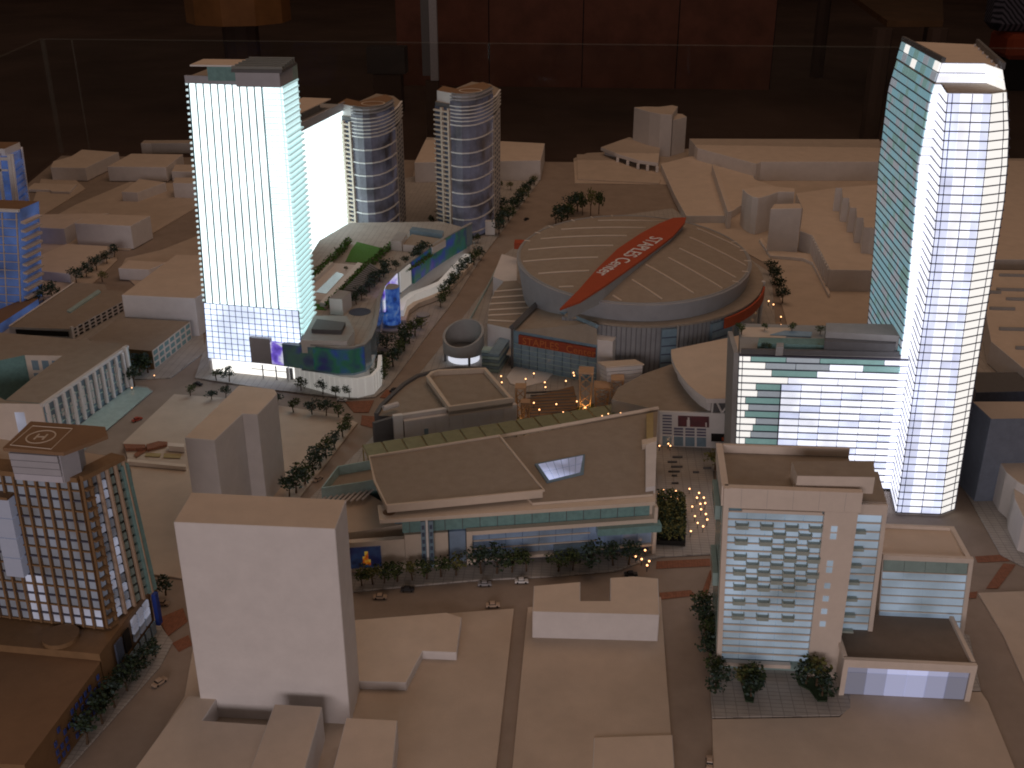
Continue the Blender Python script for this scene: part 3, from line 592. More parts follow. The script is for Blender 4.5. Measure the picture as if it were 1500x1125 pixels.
# curved white walls on the plaza
t = thing('plaza_wall', 'sweeping white curved wall with painted glow below the green display screens', 'wall', P(620, 430))
pw = [P(x, y, .06) for x, y in [(592, 470), (597, 455), (610, 445), (632, 437), (652, 428), (668, 410), (690, 386)]]
MB().band([tuple(p.xy) for p in pw], .06, .42, .25).build('wall_upper', glowwhite, t)
pw2 = [p+V((.12, -.35, 0)) for p in pw]
MB().band([tuple(p.xy) for p in pw2], .06, .22, .2).build('wall_lower', 'cream', t)
for i, (x, y, r1) in enumerate([(620, 462, .22), (612, 474, .26), (545, 540, .3), (553, 512, .34)]):
    q = P(x, y, .05); o = MB().prism(ring(q.x, q.y, r1, 20), .046, .09).build('planter_disc', 'grey'); tag(o, ['flat round grey planter nearest the white curved wall', 'flat round grey planter just below the display column', 'flat round grey planter at the podium corner', 'flat round grey planter between podium band and trees'][i], 'planter')
# ------------------------------------------------------------------ the round arena
CX, CY, RX, RY = 1.35, 32.5, 3.62, 4.5; ZR = 2.15
t = thing('arena', 'round arena with taupe ribbed roof and big red blade across it', 'arena', (CX, CY))
def ell(k=1.0, n=72): return [(CX+RX*k*math.cos(2*math.pi*i/n), CY+RY*(k-.035 if k > 1.04 else k)*math.sin(2*math.pi*i/n)) for i in range(n)]
def dome(x, y): r = ((x-CX)/RX)**2+((y-CY)/RY)**2; return ZR+0.03+0.26*max(0, 1-r)
drumm = mat('drum_metal', (0.36, 0.37, 0.40), 0.45, 0.08, 3.0, spec=0.5)
ringm = mat('ring_wall_metal', (0.30, 0.31, 0.33), 0.5, 0.10, 3.0)
mb = MB(); NR_, NA = 8, 72
for k in range(NR_):
    r0, r1 = k/NR_*.972, (k+1)/NR_*.972
    for i in range(NA):
        pts = []
        for (r, j) in ((r0, i), (r1, i), (r1, i+1), (r0, i+1)):
            x, y = CX+RX*r*math.cos(2*math.pi*j/NA), CY+RY*r*math.sin(2*math.pi*j/NA); pts.append((x, y, dome(x, y)))
        mb.add(pts if k else pts[1:], [[0, 1, 2, 3] if k else [0, 1, 2]])
mb.build('roof', 'taupe', t, smooth=True)
mb = MB(); n = 96
for i in range(n):
    a0, a1 = 2*math.pi*i/n, 2*math.pi*(i+1)/n
    def e(a, k, z): return (CX+RX*k*math.cos(a), CY+RY*k*math.sin(a), z)
    mb.add([e(a0, .94, .9), e(a1, .94, .9), e(a1, 1.0, ZR+.02), e(a0, 1.0, ZR+.02), e(a1, .968, ZR+.05), e(a0, .968, ZR+.05)], [[0, 1, 2, 3], [3, 2, 4, 5]])
mb.build('drum_wall', drumm, t, smooth=True)
mb = MB(); 
mb.band([e_ for e_ in ell(.985, 96)][::-1], ZR+.035, ZR+.062, -.05, closed=True); mb.build('roof_rim', 'grey', t)
def ring_arc(k, a0, a1, n=60, dx=0.0): return [(CX+dx+RX*k*math.cos(math.radians(a0+(a1-a0)*i/n)), CY+RY*(k-.035 if k > 1.04 else k)*math.sin(math.radians(a0+(a1-a0)*i/n))) for i in range(n+1)]
MB().prism(ring_arc(1.085, -122, 100, dx=.08)+ring_arc(.93, 100, -122), 1.60, 1.66).build('ring_roof', 'taupe', t)
MB().prism(ring_arc(1.08, -122, 100)+ring_arc(.93, 100, -122), .05, 1.59).build('ring_wall', ringm, t)
# standing seams of the ring wall that faces the plaza
seam = mat('seam', (0.22, 0.22, 0.24), 0.5, 0.0)
ang = [math.radians(a) for a in range(-120, 2, 2)]
mbs = MB()
for a in ang:
    x, y = CX+RX*1.083*math.cos(a), CY+RY*1.048*math.sin(a); mbs.tube((x, y, .06), (x, y, 1.585), .014, n=4)
o = mbs.build('wall_seams', seam, t); o['kind'] = 'stuff'
# roof ribs
def rib(p0, p1):
    mb = MB(); n = 10; a, b = P(*p0, 2.3), P(*p1, 2.3); dv = (b-a); sd = V((-dv.y, dv.x, 0)).normalized()*.022
    def inside(p): return ((p.x-CX)/RX)**2+((p.y-CY)/RY)**2 < .93
    pr = [a.lerp(b, i/n) for i in range(n+1)]; pr = [p for p in pr if inside(p)]
    for i in range(len(pr)-1):
        q = [pr[i]-sd, pr[i+1]-sd, pr[i+1]+sd, pr[i]+sd]; zz_ = [dome(w.x, w.y) for w in q]
        mb.hexa([V((w.x, w.y, z+.003)) for w, z in zip(q, zz_)]+[V((w.x, w.y, z+.03)) for w, z in zip(q, zz_)])
    if mb.v: mb.build('roof_rib', 'cream', t)
for r_ in [((876, 322), (978, 323)), ((822, 335), (946, 337)), ((792, 348), (918, 351)), ((774, 363), (898, 366)), ((766, 379), (876, 382)), ((770, 397), (863, 399)), ((787, 415), (840, 417)),
           ((1021, 332), (1084, 359)), ((1010, 350), (1093, 385)), ((995, 369), (1078, 403)), ((979, 383), (1058, 418)), ((946, 393), (1024, 430)), ((926, 412), (981, 440)), ((898, 430), (929, 445))]: rib(*r_)
for a in (100, 112, 124, 140, 152, 165, 20, 8, -6, -20, -34):
    a = math.radians(a); x, y = CX+RX*.985*math.cos(a), CY+RY*.985*math.sin(a); d_ = V((math.cos(a), math.sin(a), 0))*.22; q = V((x, y, ZR+.065))
    MB().tube(q-d_*.8, q+d_*.1, .018, n=4).build('rim_cleat', 'cream', t)
# red blade
zb = 2.62
up = [(820, 452), (848, 424), (876, 392), (905, 364), (938, 342), (966, 327), (986, 319)]; dn = [(1005, 318), (1003, 326), (986, 345), (944, 377), (886, 418), (850, 441)]
bp = [P(x, y, zb) for x, y in up+dn]
blade = MB().prism([(p.x, p.y) for p in bp], zb-.06, zb).build('red_blade', 'red', t)
bs = [P(x, y, zb) for x, y in [(832, 442), (876, 396), (938, 346), (986, 322), (1001, 322), (982, 345), (944, 375), (886, 416)]]
MB().prism([(p.x, p.y) for p in bs], 2.1, zb-.062).build('blade_side', 'grey', t)
p0, p1 = P(957, 347, zb), P(887, 393, zb); d = (p1-p0)
upv = V((-d.y, d.x, 0))
text_mesh('blade_lettering', 'STAPLES Center', d.length*.172, 'white', blade, p0+V((0, 0, .012))-upv.normalized()*.06, d, upv, .01)
# side wing with battens on the left
zw = 0.95
wp = [(738, 412), (757, 411), (772, 428), (790, 446), (766, 470), (749, 482), (714, 474), (717, 450), (724, 428)]
wq = [P(x, y, zw) for x, y in wp]
MB().prism([(p.x, p.y) for p in wq], .05, zw, 0, 1).build('side_wing', ('card', 'taupe'), t)
for (x0, y0, x1, y1) in [(724, 428, 768, 424), (720, 437, 777, 433), (717, 446, 786, 442), (716, 455, 780, 451), (715, 463, 772, 460), (715, 470, 760, 472)]:
    MB().tube(P(x0, y0, zw)+V((0, 0, .02)), P(x1, y1, zw)+V((0, 0, .02)), .028, n=4).build('wing_batten', 'cream', t)
wb = [P(x, y, .8) for x, y in [(735, 372), (757, 378), (757, 412), (738, 412), (722, 405)]]
MB().prism([(p.x, p.y) for p in wb], .05, .8, 0, 0).build('side_terrace', 'card', t)
tw = [P(x, y, .05) for x, y in [(660, 512), (690, 468), (720, 412), (737, 376)]]
# entrance: glass hall under a folded roof
e0, e1 = P(752, 537, .05), P(873, 560, .05); ze = 1.18
fe = Face(e0, e1, z1=ze)
bk_ = [V((e1.x, e1.y+2.2, 0)), V((e0.x+.6, e0.y+2.6, 0))]
MB().prism([(e0.x, e0.y+.03), (e1.x, e1.y+.03), (bk_[0].x, bk_[0].y), (bk_[1].x, bk_[1].y)], .06, ze-.02, 0, 1).build('entrance_hall', ('bglass', 'taupe'), t)
for i in range(10):
    for j in range(5): fe.piece('glass_pane', 'bglass', t, i/10+.004, (i+1)/10-.004, j*.13+.005, (j+1)*.13-.008, -.02, .015)
for j in range(6): fe.piece('transom', 'pteal', t, 0, 1, j*.13-.005, j*.13+.005, -.01, .028)
sg = fe.piece('sign_band', mat('dull_red', (.30, .06, .03), .6, .1), t, .08, .99, .68, .92, .02, .10)
otext = mat('orange_letter', (0.50, 0.16, 0.05), 0.5, 0.0)
text_mesh('sign_lettering', 'STAPLES', fe.w*.115, otext, sg, fe.pt(.13, .715, .112), fe.b0-fe.a0, (0, 0, 1), .01, 1.05)
text_mesh('sign_lettering', 'Center', fe.w*.115, otext, sg, fe.pt(.655, .715, .112), fe.b0-fe.a0, (0, 0, 1), .01, 1.05)
apex = PY(788, 443, e0.y+1.9); ea = PY(750, 480, e0.y-.1); eb = PY(874, 478, e1.y-.05)
for a, b, w in ((ea, apex, .10), (apex, eb, .07)):
    MB().tube(a, b, w, n=4).build('roof_beam', 'dgrey' if w > .08 else 'bglass', t)
MB().tube((ea.x, ea.y, .05), ea, .035, n=6).build('post', 'dgrey', t)
MB().add([fe.pt(.02, 1.0, .02), fe.pt(1, 1.0, .02), eb+V((0, .3, -.02)), apex-V((0, 0, .08))], [[0, 1, 2, 3]]).build('entrance_roof', 'taupe', t)
cz = .38; cp_ = [P(x, y, cz) for x, y in [(742, 519), (960, 520), (955, 512), (746, 510)]]
MB().prism([(p.x, p.y) for p in cp_], cz-.03, cz).build('canopy', 'cream', t)
def on_ring(a, k=1.09): a = math.radians(a); return (CX+RX*k*math.cos(a), CY+RY*(k-.035)*math.sin(a))
for (a0, a1, z1, m_) in ((-107, -98, 1.30, 'card'), (-80, -73.5, 1.56, None), (-58, -46, 1.50, None)):
    p0, p1 = on_ring(a0), on_ring(a1); f = Face((*p0, .06), (*p1, .06), z1=z1)
    f.piece('wall_panel' if m_ else 'glass_bay', m_ or 'bglass', t, 0, 1, 0, 1, -.2, .07 if not m_ else .35)
    if not m_:
        for k in range(6): f.piece('transom', 'dblue', t, 0, 1, k/6, k/6+.02, .071, .085)
        f.piece('bay_frame', 'grey', t, .94, 1.03, 0, 1.05, .0, .10)
MB().band([on_ring(a, 1.11) for a in range(-52, -8, 4)], 1.30, 1.60, -.06).build('red_fascia', 'red', t)
MB().band([on_ring(a, 1.09) for a in range(-46, -10, 4)], .06, 1.295, -.02).build('glass_corner', 'bglass', t)
q = on_ring(-9, 1.11); MB().tube((*q, .05), (*q, 1.68), .06, n=8).build('corner_post', 'white', t)
a = P(768, 357, 1.5); MB().box(a.x-.35, a.x+.2, a.y, a.y+.4, 1.3, 1.52).build('red_box', 'red', t)
# glass stair wing at the arena's left front
t = thing('glass_stair', 'stepped blue glass stair wing at the left front of the arena', 'stair', P(725, 535))
for k in range(6):
    a, b = PY(706, 506+k*6.5, P(706, 540).y), PY(730, 508+k*6.5, P(730, 545).y)
    y0 = P(720, 541).y; f = Face((a.x, y0, .05+k*.0), (b.x, y0-.05, .05), z1=.6)
    f.piece('glass_step', 'pteal' if k % 2 else 'bglass', t, 0, 1, k/6+.01, (k+1)/6-.02, -.5+.04*k, .06-.012*k)
    g0_, g1_ = P(730, 546, .05), P(751, 520, .05); f2 = Face((g0_.x, g0_.y, .05), (g1_.x, g1_.y+.4, .05), z1=.62)
    f2.piece('glass_step', 'bglass' if k % 2 else 'pteal', t, 0, 1, k/6+.01, (k+1)/6-.02, -.3, .02)
# long glass balustrade along the arena pavement
t = thing('glass_balustrade', 'long low teal glass rail along the avenue left of the arena', 'railing', tw[0])
for a, b in zip(tw[:-1], tw[1:]): Face((a.x, a.y, .05), (b.x, b.y, .05), z1=.16).piece('glass_panel', 'pteal', t, .01, .99, 0, 1, -.01, .01)
# dark ring drum on the plaza
q = P(676, 537, .05); rr = .60; t = thing('ring_drum', 'dark round drum with slanted open top beside the avenue', 'pavilion', q)
hl, hh = 0.62, 1.08; n = 36; mb = MB()
def dz(a): return (hl+hh)/2+(hh-hl)/2*math.sin(a+.35)
for i in range(n):
    a0, a1 = 2*math.pi*i/n, 2*math.pi*(i+1)/n; cx, cy = q.x, q.y+rr
    def pt(a, r, z): return (cx+r*math.cos(a), cy+r*math.sin(a), z)
    mb.add([pt(a0, rr, .30), pt(a1, rr, .30), pt(a1, rr, dz(a1)), pt(a0, rr, dz(a0)), pt(a1, rr-.07, dz(a1)), pt(a0, rr-.07, dz(a0)), pt(a1, rr-.07, .34), pt(a0, rr-.07, .34)], [[0, 1, 2, 3], [3, 2, 4, 5], [5, 4, 6, 7]])
mb.build('drum', 'grey', t, smooth=True)
MB().prism(ring(q.x, q.y+rr, rr-.08, 36), .28, .345).build('drum_floor', 'dgrey', t)
MB().prism(ring(q.x, q.y+rr, rr-.14, 36), .05, .279).build('lit_base', mat('white_glow', (.8, .8, .85), .5, 0, emit=(.85, .88, 1), estr=.7), t)
for i in range(4):
    a = .4+i*math.pi/2; MB().tube((q.x+rr*.93*math.cos(a), q.y+rr+rr*.93*math.sin(a), .05), (q.x+rr*.93*math.cos(a), q.y+rr+rr*.93*math.sin(a), .30), .04, n=6).build('leg', 'dgrey', t)
# ------------------------------------------------------------------ low cinema block left of the plaza
t = thing('cinema_block', 'low white-walled block with tan parapet roofs between arena and glass canopy', 'building', P(660, 640))
zc = .80
oq = [P(x, y, zc) for x, y in [(548, 605), (556, 592), (572, 576), (590, 560), (610, 548), (640, 540), (668, 536), (712, 537), (752, 588), (585, 606)]]
MB().prism([(p.x, p.y) for p in oq], .05, zc-.07, 0, 1).build('body', ('dgrey', 'taupe'), t)
MB().band([(p.x, p.y) for p in oq[:8]][::-1], .05, zc, .10).build('curved_wall', 'dgrey', t)
fA, fB = P(597, 652, .05), P(757, 627, .05); ff2 = Face(fA, fB, z1=zc)
ff2.piece('front_wall', 'card', t, -.02, 1, 0, .90, -.1, .02)
for k in range(8): ff2.piece('wall_panel', 'card', t, k/8+.003, (k+1)/8-.003, .01, .88, .021, .03)
ff2.piece('front_parapet', 'card', t, -.06, .985, .902, 1.04, -.22, -.10)
ff2.piece('wall_fin', 'white', t, -.11, -.03, 0, 1.12, -.12, .0)
ff2.piece('small_window', 'bglass', t, .15, .185, .30, .52, .031, .045)
gA = P(552, 660, .05); fl_ = Face(gA, V((fA.x-.3, fA.y, .05)), z1=zc); fl_.piece('side_wall', 'dgrey', t, -.05, 1, 0, 1, -.1, 0)
tb_ = [P(x, y, zc+.16) for x, y in [(624, 551), (631, 544), (642, 541), (712, 538.5), (751, 583), (657, 596)]]
MB().band([(p.x, p.y) for p in tb_], zc-.1, zc+.16, -.10, closed=True).build('roof_parapet', 'cream', t)
MB().prism([(p.x, p.y) for p in tb_], zc-.06, zc+.03).build('upper_roof', 'taupe', t)
pr_ = P(562, 598, zc+.1); MB().tube(pr_, P(583, 592, zc+.1), .07, n=8).build('roof_pipe', 'card', t)
# glass canopy walk between the blocks
t = thing('canopy_walk', 'long narrow green glass canopy on golden frames crossing the plaza', 'canopy', P(700, 650))
zc2 = .62; A_, B_ = P(534, 661, zc2), P(968, 590, zc2); dd = (B_-A_); sd = V((-dd.y, dd.x, 0)).normalized()*.30
ngl = mat('canopy_glass', (0.30, 0.31, 0.19), 0.25, 0.1, spec=.5)
N = 16
for k in range(N):
    a, b = A_.lerp(B_, k/N+.003), A_.lerp(B_, (k+1)/N-.003)
    MB().prism([tuple((a-sd).xy), tuple((b-sd).xy), tuple((b+sd).xy), tuple((a+sd).xy)], zc2, zc2+.02).build('glass_pane', ngl, t)
    MB().tube(V((a-sd*1.05).to_tuple())-V((0, 0, .03)), V((a+sd*1.05).to_tuple())-V((0, 0, .03)), .022, n=4).build('frame_beam', 'gold', t)
    if k % 2 == 0:
        for s_ in (-1, 1): w = a+sd*s_*.9; MB().tube((w.x, w.y, .05), (w.x, w.y, zc2-.05), .02, n=5).build('frame_post', 'gold', t)
for s_ in (-1, 1): MB().tube(A_+sd*s_-V((0, 0, .02)), B_+sd*s_-V((0, 0, .02)), .022, n=4).build('edge_beam', 'gold', t)
# ------------------------------------------------------------------ plaza: stage, lattice masts, paving strips
t = thing('stage_box', 'ribbed white leaning box on the plaza in front of the arena', 'pavilion', P(915, 565))
zz1 = .50
sa_, sb_ = P(893, 592, .05), P(938, 585, .05); fs1 = Face(sa_, sb_, z1=1.0)
fs2 = Face(V(sa_), V(sb_), sa_+V((-.12, .12, 1.0)), sb_+V((.02, .12, .95)))
for k in range(9): fs2.piece('ribbed_panel', 'card', t, 0, 1, k/9, (k+1)/9-.012, -.5, 0)
fs2.piece('roof_slab', 'cream', t, -.02, 1.03, 1.0, 1.04, -.55, .03); fs2.piece('ledge', 'card', t, .25, .95, 0, .22, .001, .16)
def mast(label, x, yb, yt, w):
    q = P(x, yb, .05); h = HT(x, yb, yt); t = thing('lattice_mast', label, 'mast', q, 'lattice masts on the plaza')
    cm = mat('copper_frame', (0.52, 0.34, 0.21), 0.5, 0.1); s = w
    cs = [(-s, 0), (s, 0), (s, 2*s), (-s, 2*s)]
    for dx, dy in cs: MB().tube((q.x+dx*.75, q.y+dy, .05), (q.x+dx, q.y+dy, h-.05), .022, n=5).build('corner_post', cm, t)
    for k in range(4):
        z0, z1 = .05+(h-.1)*k/4, .05+(h-.1)*(k+1)/4
        MB().tube((q.x-s*.85, q.y, z0), (q.x+s*.85, q.y, z1), .014, n=4).build('brace', cm, t); MB().tube((q.x+s*.85, q.y, z0), (q.x-s*.85, q.y, z1), .014, n=4).build('brace', cm, t)
    MB().box(q.x-s*1.15, q.x+s*1.15, q.y-.03, q.y+2.2*s, h-.03, h+.02).build('cap', cm, t)
    return q, h
mq, mh = mast('tall copper lattice mast lit golden from below on the plaza', 857, 603, 544, .17)
mast('shorter copper lattice mast just right of the lit mast', 881, 598, 566, .19)
mast('leaning copper lattice frame next to the white stage box', 903, 596, 554, .15)
mast('dark copper lattice mast beside the low cinema block wall', 762, 615, 566, .12)
mast('short copper lattice mast near the canopy walk left of plaza', 769, 625, 588, .10)
pl_ = bpy.data.lights.new('mast_lamp', 'POINT'); pl_.energy = 3.0; pl_.color = (1, .55, .18); pl_.shadow_soft_size = .05
po = bpy.data.objects.new('mast_lamp', pl_); COL.objects.link(po); po.location = (mq.x, mq.y-.12, .22)
pl2 = bpy.data.lights.new('mast_lamp', 'POINT'); pl2.energy = 1.5; pl2.color = (1, .55, .18); pl2.shadow_soft_size = .05
po = bpy.data.objects.new('mast_lamp', pl2); COL.objects.link(po); v_ = P(757, 618, .2); po.location = v_
plate('plaza_paving', [(765, 585), (840, 565), (848, 598), (775, 612)], .062, 'brownroof')
for k in range(9):
    y_ = 572+k*4.4; x0 = 770+(k*7 % 11); x1 = 835+(k*5 % 14)
    q = [P(x, yy, .075) for x, yy in [(x0, y_+2.2), (x1, y_-1), (x1, y_+.2), (x0, y_+3.4)]]
    o = MB().prism([(p.x, p.y) for p in q], .062, .082).build('paving_strip', 'dgrey'); o['kind'] = 'structure'
plate('plaza_disc', [(742, 552), (752, 538), (775, 530), (800, 534), (812, 545), (800, 558), (770, 566), (748, 562)], .060, 'card')
for k, (x0, y0, x1) in enumerate([(985, 668, 1000), (978, 675, 992), (983, 682, 1000), (979, 689, 996), (984, 695, 992), (1015, 690, 1024), (1030, 684, 1042), (984, 706, 994)]):
    q = [P(x, yy, .075) for x, yy in [(x0, y0), (x1, y0), (x1, y0+1.3), (x0, y0+1.3)]]
    o = MB().prism([(p.x, p.y) for p in q], .05, .08).build('paving_strip', 'dgrey'); o['kind'] = 'structure'
# ------------------------------------------------------------------ theatre with fan-shaped roof
t = thing('theatre', 'theatre with fan-shaped pale roof and white poster front beside the lit slab', 'building', P(1020, 650))
yf = P(968, 652, .05).y; zt = PY(968, 602, yf).z
tq = [P(x, y, zt) for x, y in [(966, 601), (1074, 604), (1090, 560), (1060, 530), (985, 533), (942, 548), (905, 568), (896, 585)]]
MB().prism([(p.x, p.y) for p in tq], .05, zt, 0, 1).build('lower_roof', ('card', 'taupe'), t)
zf = zt+.50
fq = [P(x, y, zf) for x, y in [(983, 512), (1084, 491), (1084, 584), (1035, 584), (1022, 575), (1009, 564), (998, 551), (989, 537), (984, 524)]]
MB().prism([(p.x, p.y) for p in fq], zf-.12, zf, 0, 1).build('fan_roof', ('card', 'cardtop'), t)
fq2 = [P(x+3, y+1, zf-.12) for x, y in [(986, 514), (1082, 495), (1082, 580), (1036, 580), (1023, 572), (1011, 561), (1000, 548), (992, 536)]]
MB().prism([(p.x, p.y) for p in fq2], zt+.002, zf-.121).build('fan_wall', 'card', t)
tf = Face(PY(966, 652, yf), PY(1074, 655, yf), PY(966, 602, yf), PY(1074, 604, yf)); tf.a0.z = tf.b0.z = .05; tf.a1.z = tf.b1.z = zt+.01
tf.piece('front_wall', 'white', t, 0, 1, 0, 1, .001, .05)
mauve = mat('mauve_glass', (0.20, 0.20, 0.28), .25, .1)
for k in range(7): tf.piece('window_strip', mauve, t, .04, .165, .36+k*.085, .40+k*.085, .051, .065)
for c_ in range(4):
    u0 = .04+c_*.155; tf.piece('shop_window', 'bglass', t, u0, u0+.125, .03, .29, .051, .065)
    if c_:
        for k in range(3): tf.piece('window_strip', mauve, t, u0, u0+.125, .33+k*.085, .38+k*.085, .051, .065)
scr_red = screen('red_poster', [(0.02, 0.0, 0.0), (0.10, 0.008, 0.008), (0.05, 0.003, 0.003), (0.20, .01, .01)], 3.0, .22)
pst = tf.piece('poster', scr_red, t, .25, .67, .60, .90, .051, .075)
tf.piece('poster_figure', 'card', pst, .37, .41, .61, .80, .076, .085); tf.piece('poster_figure', 'card', pst, .38, .405, .80, .87, .076, .085); tf.piece('poster_figure', 'card', pst, .62, .64, .62, .74, .076, .085)
p2 = tf.piece('poster', 'black', t, .70, .90, .20, .42, .051, .075); tf.piece('poster_mark', 'red', p2, .84, .87, .24, .33, .076, .085)
vf = Face(tf.pt(.70, 1.0, .0), tf.pt(1.0, 1.0, .0), z1=zf-.1)
vf.piece('truss_back', 'dgrey', t, 0, 1, 0, 1, -.2, -.02)
for a, b in (((.05, 0), (.05, 1)), ((.12, 1), (.5, 0)), ((.5, 0), (.9, 1)), ((0, 1), (1, 1))): MB().tube(vf.pt(*a, .02), vf.pt(*b, .02), .025, n=4).build('truss_member', 'white', t)
# ------------------------------------------------------------------ large front building with sloping roofs
t = thing('entertainment_hall', 'broad front building with two sloping taupe roofs and framed glass front', 'building', P(740, 830))
A0, B0 = P(510, 838, .05), P(957, 805, .05); zq = 1.18
fm_ = Face(A0, B0, z1=zq)
def U(x): return (x-510)/(957-510)
R1 = [P(x, y, 1.52) for x, y in [(542, 671), (731, 640), (795, 719), (567, 741), (551, 707)]]
R2 = [P(x, y, 1.38) for x, y in [(700, 650), (964, 598), (957, 722), (780, 735)]]
MB().prism([(p.x, p.y) for p in R1], 1.36, 1.52, 0, 1).build('left_roof', ('cream', 'taupe'), t)
MB().band([(p.x, p.y) for p in R1][::-1], 1.521, 1.56, -.05, closed=True).build('roof_edge', 'cream', t)
MB().prism([(p.x, p.y) for p in R2], .3, 1.355, 0, 1).build('right_roof', ('cream', 'taupe'), t)
a, b = P(731, 640, 1.40), P(964, 598, 1.40); MB().tube(a, b, .05, n=4).build('roof_edge', 'cream', t)
body = [P(x, y, 1.2) for x, y in [(575, 742), (955, 728), (962, 612), (560, 684)]]
MB().prism([(p.x, p.y+.12) for p in body], .05, 1.2).build('body', 'bglass', t)
# terrace and low wall at left
lt = [P(x, y, .72) for x, y in [(500, 782), (592, 768), (655, 764), (655, 735), (560, 735), (500, 700)]]
MB().prism([(p.x, p.y) for p in lt], .05, .72, 0, 1).build('terrace', ('cream', 'plate'), t)
fm_.piece('low_wall', 'cream', t, -.02, U(592), 0, .62, -.1, .03); fm_.piece('low_wall', 'cream', t, U(592)+.001, U(654), 0, .70, -.1, .032)
# oval-holed cornice slab
cq = [P(x, y, 1.30) for x, y in [(553, 740), (960, 712), (960, 735), (556, 762)]]
MB().prism([(p.x, p.y) for p in cq], 1.22, 1.30).build('cornice', 'cream', t)
q = P(570, 750, 1.31); MB().prism(ring(q.x, q.y, .12, 20), 1.301, 1.312).build('cornice_opening', 'brownroof', t)
fm_.piece('upper_glass', 'teal', t, U(590), U(948), .72, .985, -.08, -.02)
for k in range(14): fm_.piece('glass_mullion', 'dgrey', t, U(600+k*25), U(600.7+k*25), .72, .985, -.019, -.005)
# framed window box
litglass = mat('lit_blue_glass', (0.22, 0.30, 0.40), 0.2, 0.1, spec=.6, emit=(.35, .45, .75), estr=.10); vary_emit(litglass, .0, .10, .9)
fr_ = lambda n_, m_, x0, x1, v0, v1, o0, o1: fm_.piece(n_, m_, t, U(x0), U(x1), v0, v1, o0, o1)
fr_('blue_glass', litglass, 656, 679, .06, .70, -.1, .02)
fr_('window_frame', 'cream', 680, 688, .05, .74, .0, .14); fr_('window_frame', 'cream', 688.2, 957, .66, .74, .0, .14); fr_('window_frame', 'cream', 688.2, 808, .10, .16, .0, .14); fr_('window_frame', 'cream', 860, 957, .13, .18, .0, .10)
for k in range(11): fr_('glass_pane', litglass, 689+k*24.2, 689+(k+1)*24.2-.8, .17, .655, -.06, .03)
fr_('window_rail', 'cream', 689, 860, .48, .50, .031, .06); fr_('window_rail', 'cream', 689, 870, .31, .33, .031, .06)
fr_('projecting_bay', 'teal', 868, 962, .52, .66, .05, .26); fr_('projecting_bay', 'bglass', 806, 866, .17, .30, .05, .22)
fr_('end_frame', 'cream', 952, 957, .0, .98, .01, .16); fr_('shop_glass', 'dblue', 690, 950, .0, .095, -.08, -.01)
# poster and sign towers
scr_p = screen('concert_poster', [(0.01, 0.01, 0.03), (0.01, 0.015, 0.07), (0.02, 0.05, 0.13), (0.005, 0.005, 0.02)], 3.0, .22)
po_ = fr_('poster', scr_p, 514, 558, .10, .52, .031, .06)
hot = screen('flame_print', [(0.5, .02, .0), (.8, .2, .01), (1, .65, .08), (.5, .05, .0)], 9, .22)
for x0, x1, v0, v1 in ((535, 540, .17, .44), (532, 536, .20, .34), (539.5, 543, .15, .27)): fm_.piece('poster_figure', hot, po_, U(x0), U(x1), v0, v1, .061, .066)
for x0 in (615.5, 626.5):
    fr_('sign_tower', 'bglass', x0, x0+6.5, .06, 1.02, .10, .16)
    for k in range(6): fr_('sign_mark', 'dblue', x0+1.4, x0+5.1, .14+k*.145, .22+k*.145, .161, .17)
fr_('sign_post', 'white', 622.6, 625.6, .04, 1.05, .09, .18)
# roof light
sk = [P(x, y, 1.36) for x, y in [(783, 681), (857, 667), (855, 695), (801, 708)]]
MB().prism([(p.x, p.y) for p in sk], 1.357, 1.39).build('skylight_frame', 'bglass', t)
skm = vary_emit(mat('skylight_pane', (.4, .45, .6), .2, .0, emit=(.55, .62, .95), estr=.5), .15, .75, 1.0)
s2_ = [sk[0].lerp(sk[2], .07), sk[1].lerp(sk[3], .05), sk[2].lerp(sk[0], .07), sk[3].lerp(sk[1], .06)]
for i in range(6):
    for j in range(2):
        c_ = lambda u, v: s2_[0].lerp(s2_[1], u).lerp(s2_[3].lerp(s2_[2], u), v)
        q = [c_(i/6+.006, j/2+.015), c_((i+1)/6-.006, j/2+.015), c_((i+1)/6-.006, (j+1)/2-.015), c_(i/6+.006, (j+1)/2-.015)]
        MB().prism([(p.x, p.y) for p in q], 1.391, 1.40).build('skylight_pane', skm, t)
# right end walls
e_ = [P(x, y, 1.5) for x, y in [(947, 606), (957, 604), (957, 640), (947, 642)]]; MB().prism([(p.x, p.y) for p in e_], .3, 1.5).build('gold_fin', 'gold', t)
e_ = [P(x, y, 1.48) for x, y in [(940, 644), (962, 640), (962, 646), (941, 652)]]; MB().prism([(p.x, p.y) for p in e_], .3, 1.48).build('end_parapet', 'cream', t)
e_ = [P(x, y, 1.46) for x, y in [(946, 652), (962, 646), (960, 712), (946, 714)]]; MB().prism([(p.x, p.y) for p in e_], .3, 1.46).build('end_wall', 'card', t)
# teal glass box at the left end
gq = [P(x, y, 1.05) for x, y in [(472, 716), (496, 685), (574, 671), (550, 704)]]
MB().band([(p.x, p.y) for p in gq][::-1], .82, 1.08, -.03, closed=True).build('glass_parapet', 'pteal', t)
MB().prism([(p.x, p.y) for p in gq], .80, .86).build('glass_box_floor', 'taupe', t)
for k in range(9):
    u = (k+.5)/9; p_ = gq[0].lerp(gq[3], u); q_ = p_+V((-.15, -.4, -.22)); MB().tube(p_-V((0, 0, .2)), q_, .03, n=4).build('awning_slat', 'card', t)
MB().tube(gq[0]+V((-.15, -.4, -.42)), gq[3]+V((-.15, -.4, -.42)), .03, n=4).build('awning_rail', 'card', t)
MB().prism([(p.x, p.y) for p in [gq[1].lerp(gq[0], .8), gq[1], gq[2], gq[2].lerp(gq[3], .8)]], .05, .80).build('glass_box_base', 'teal', t)
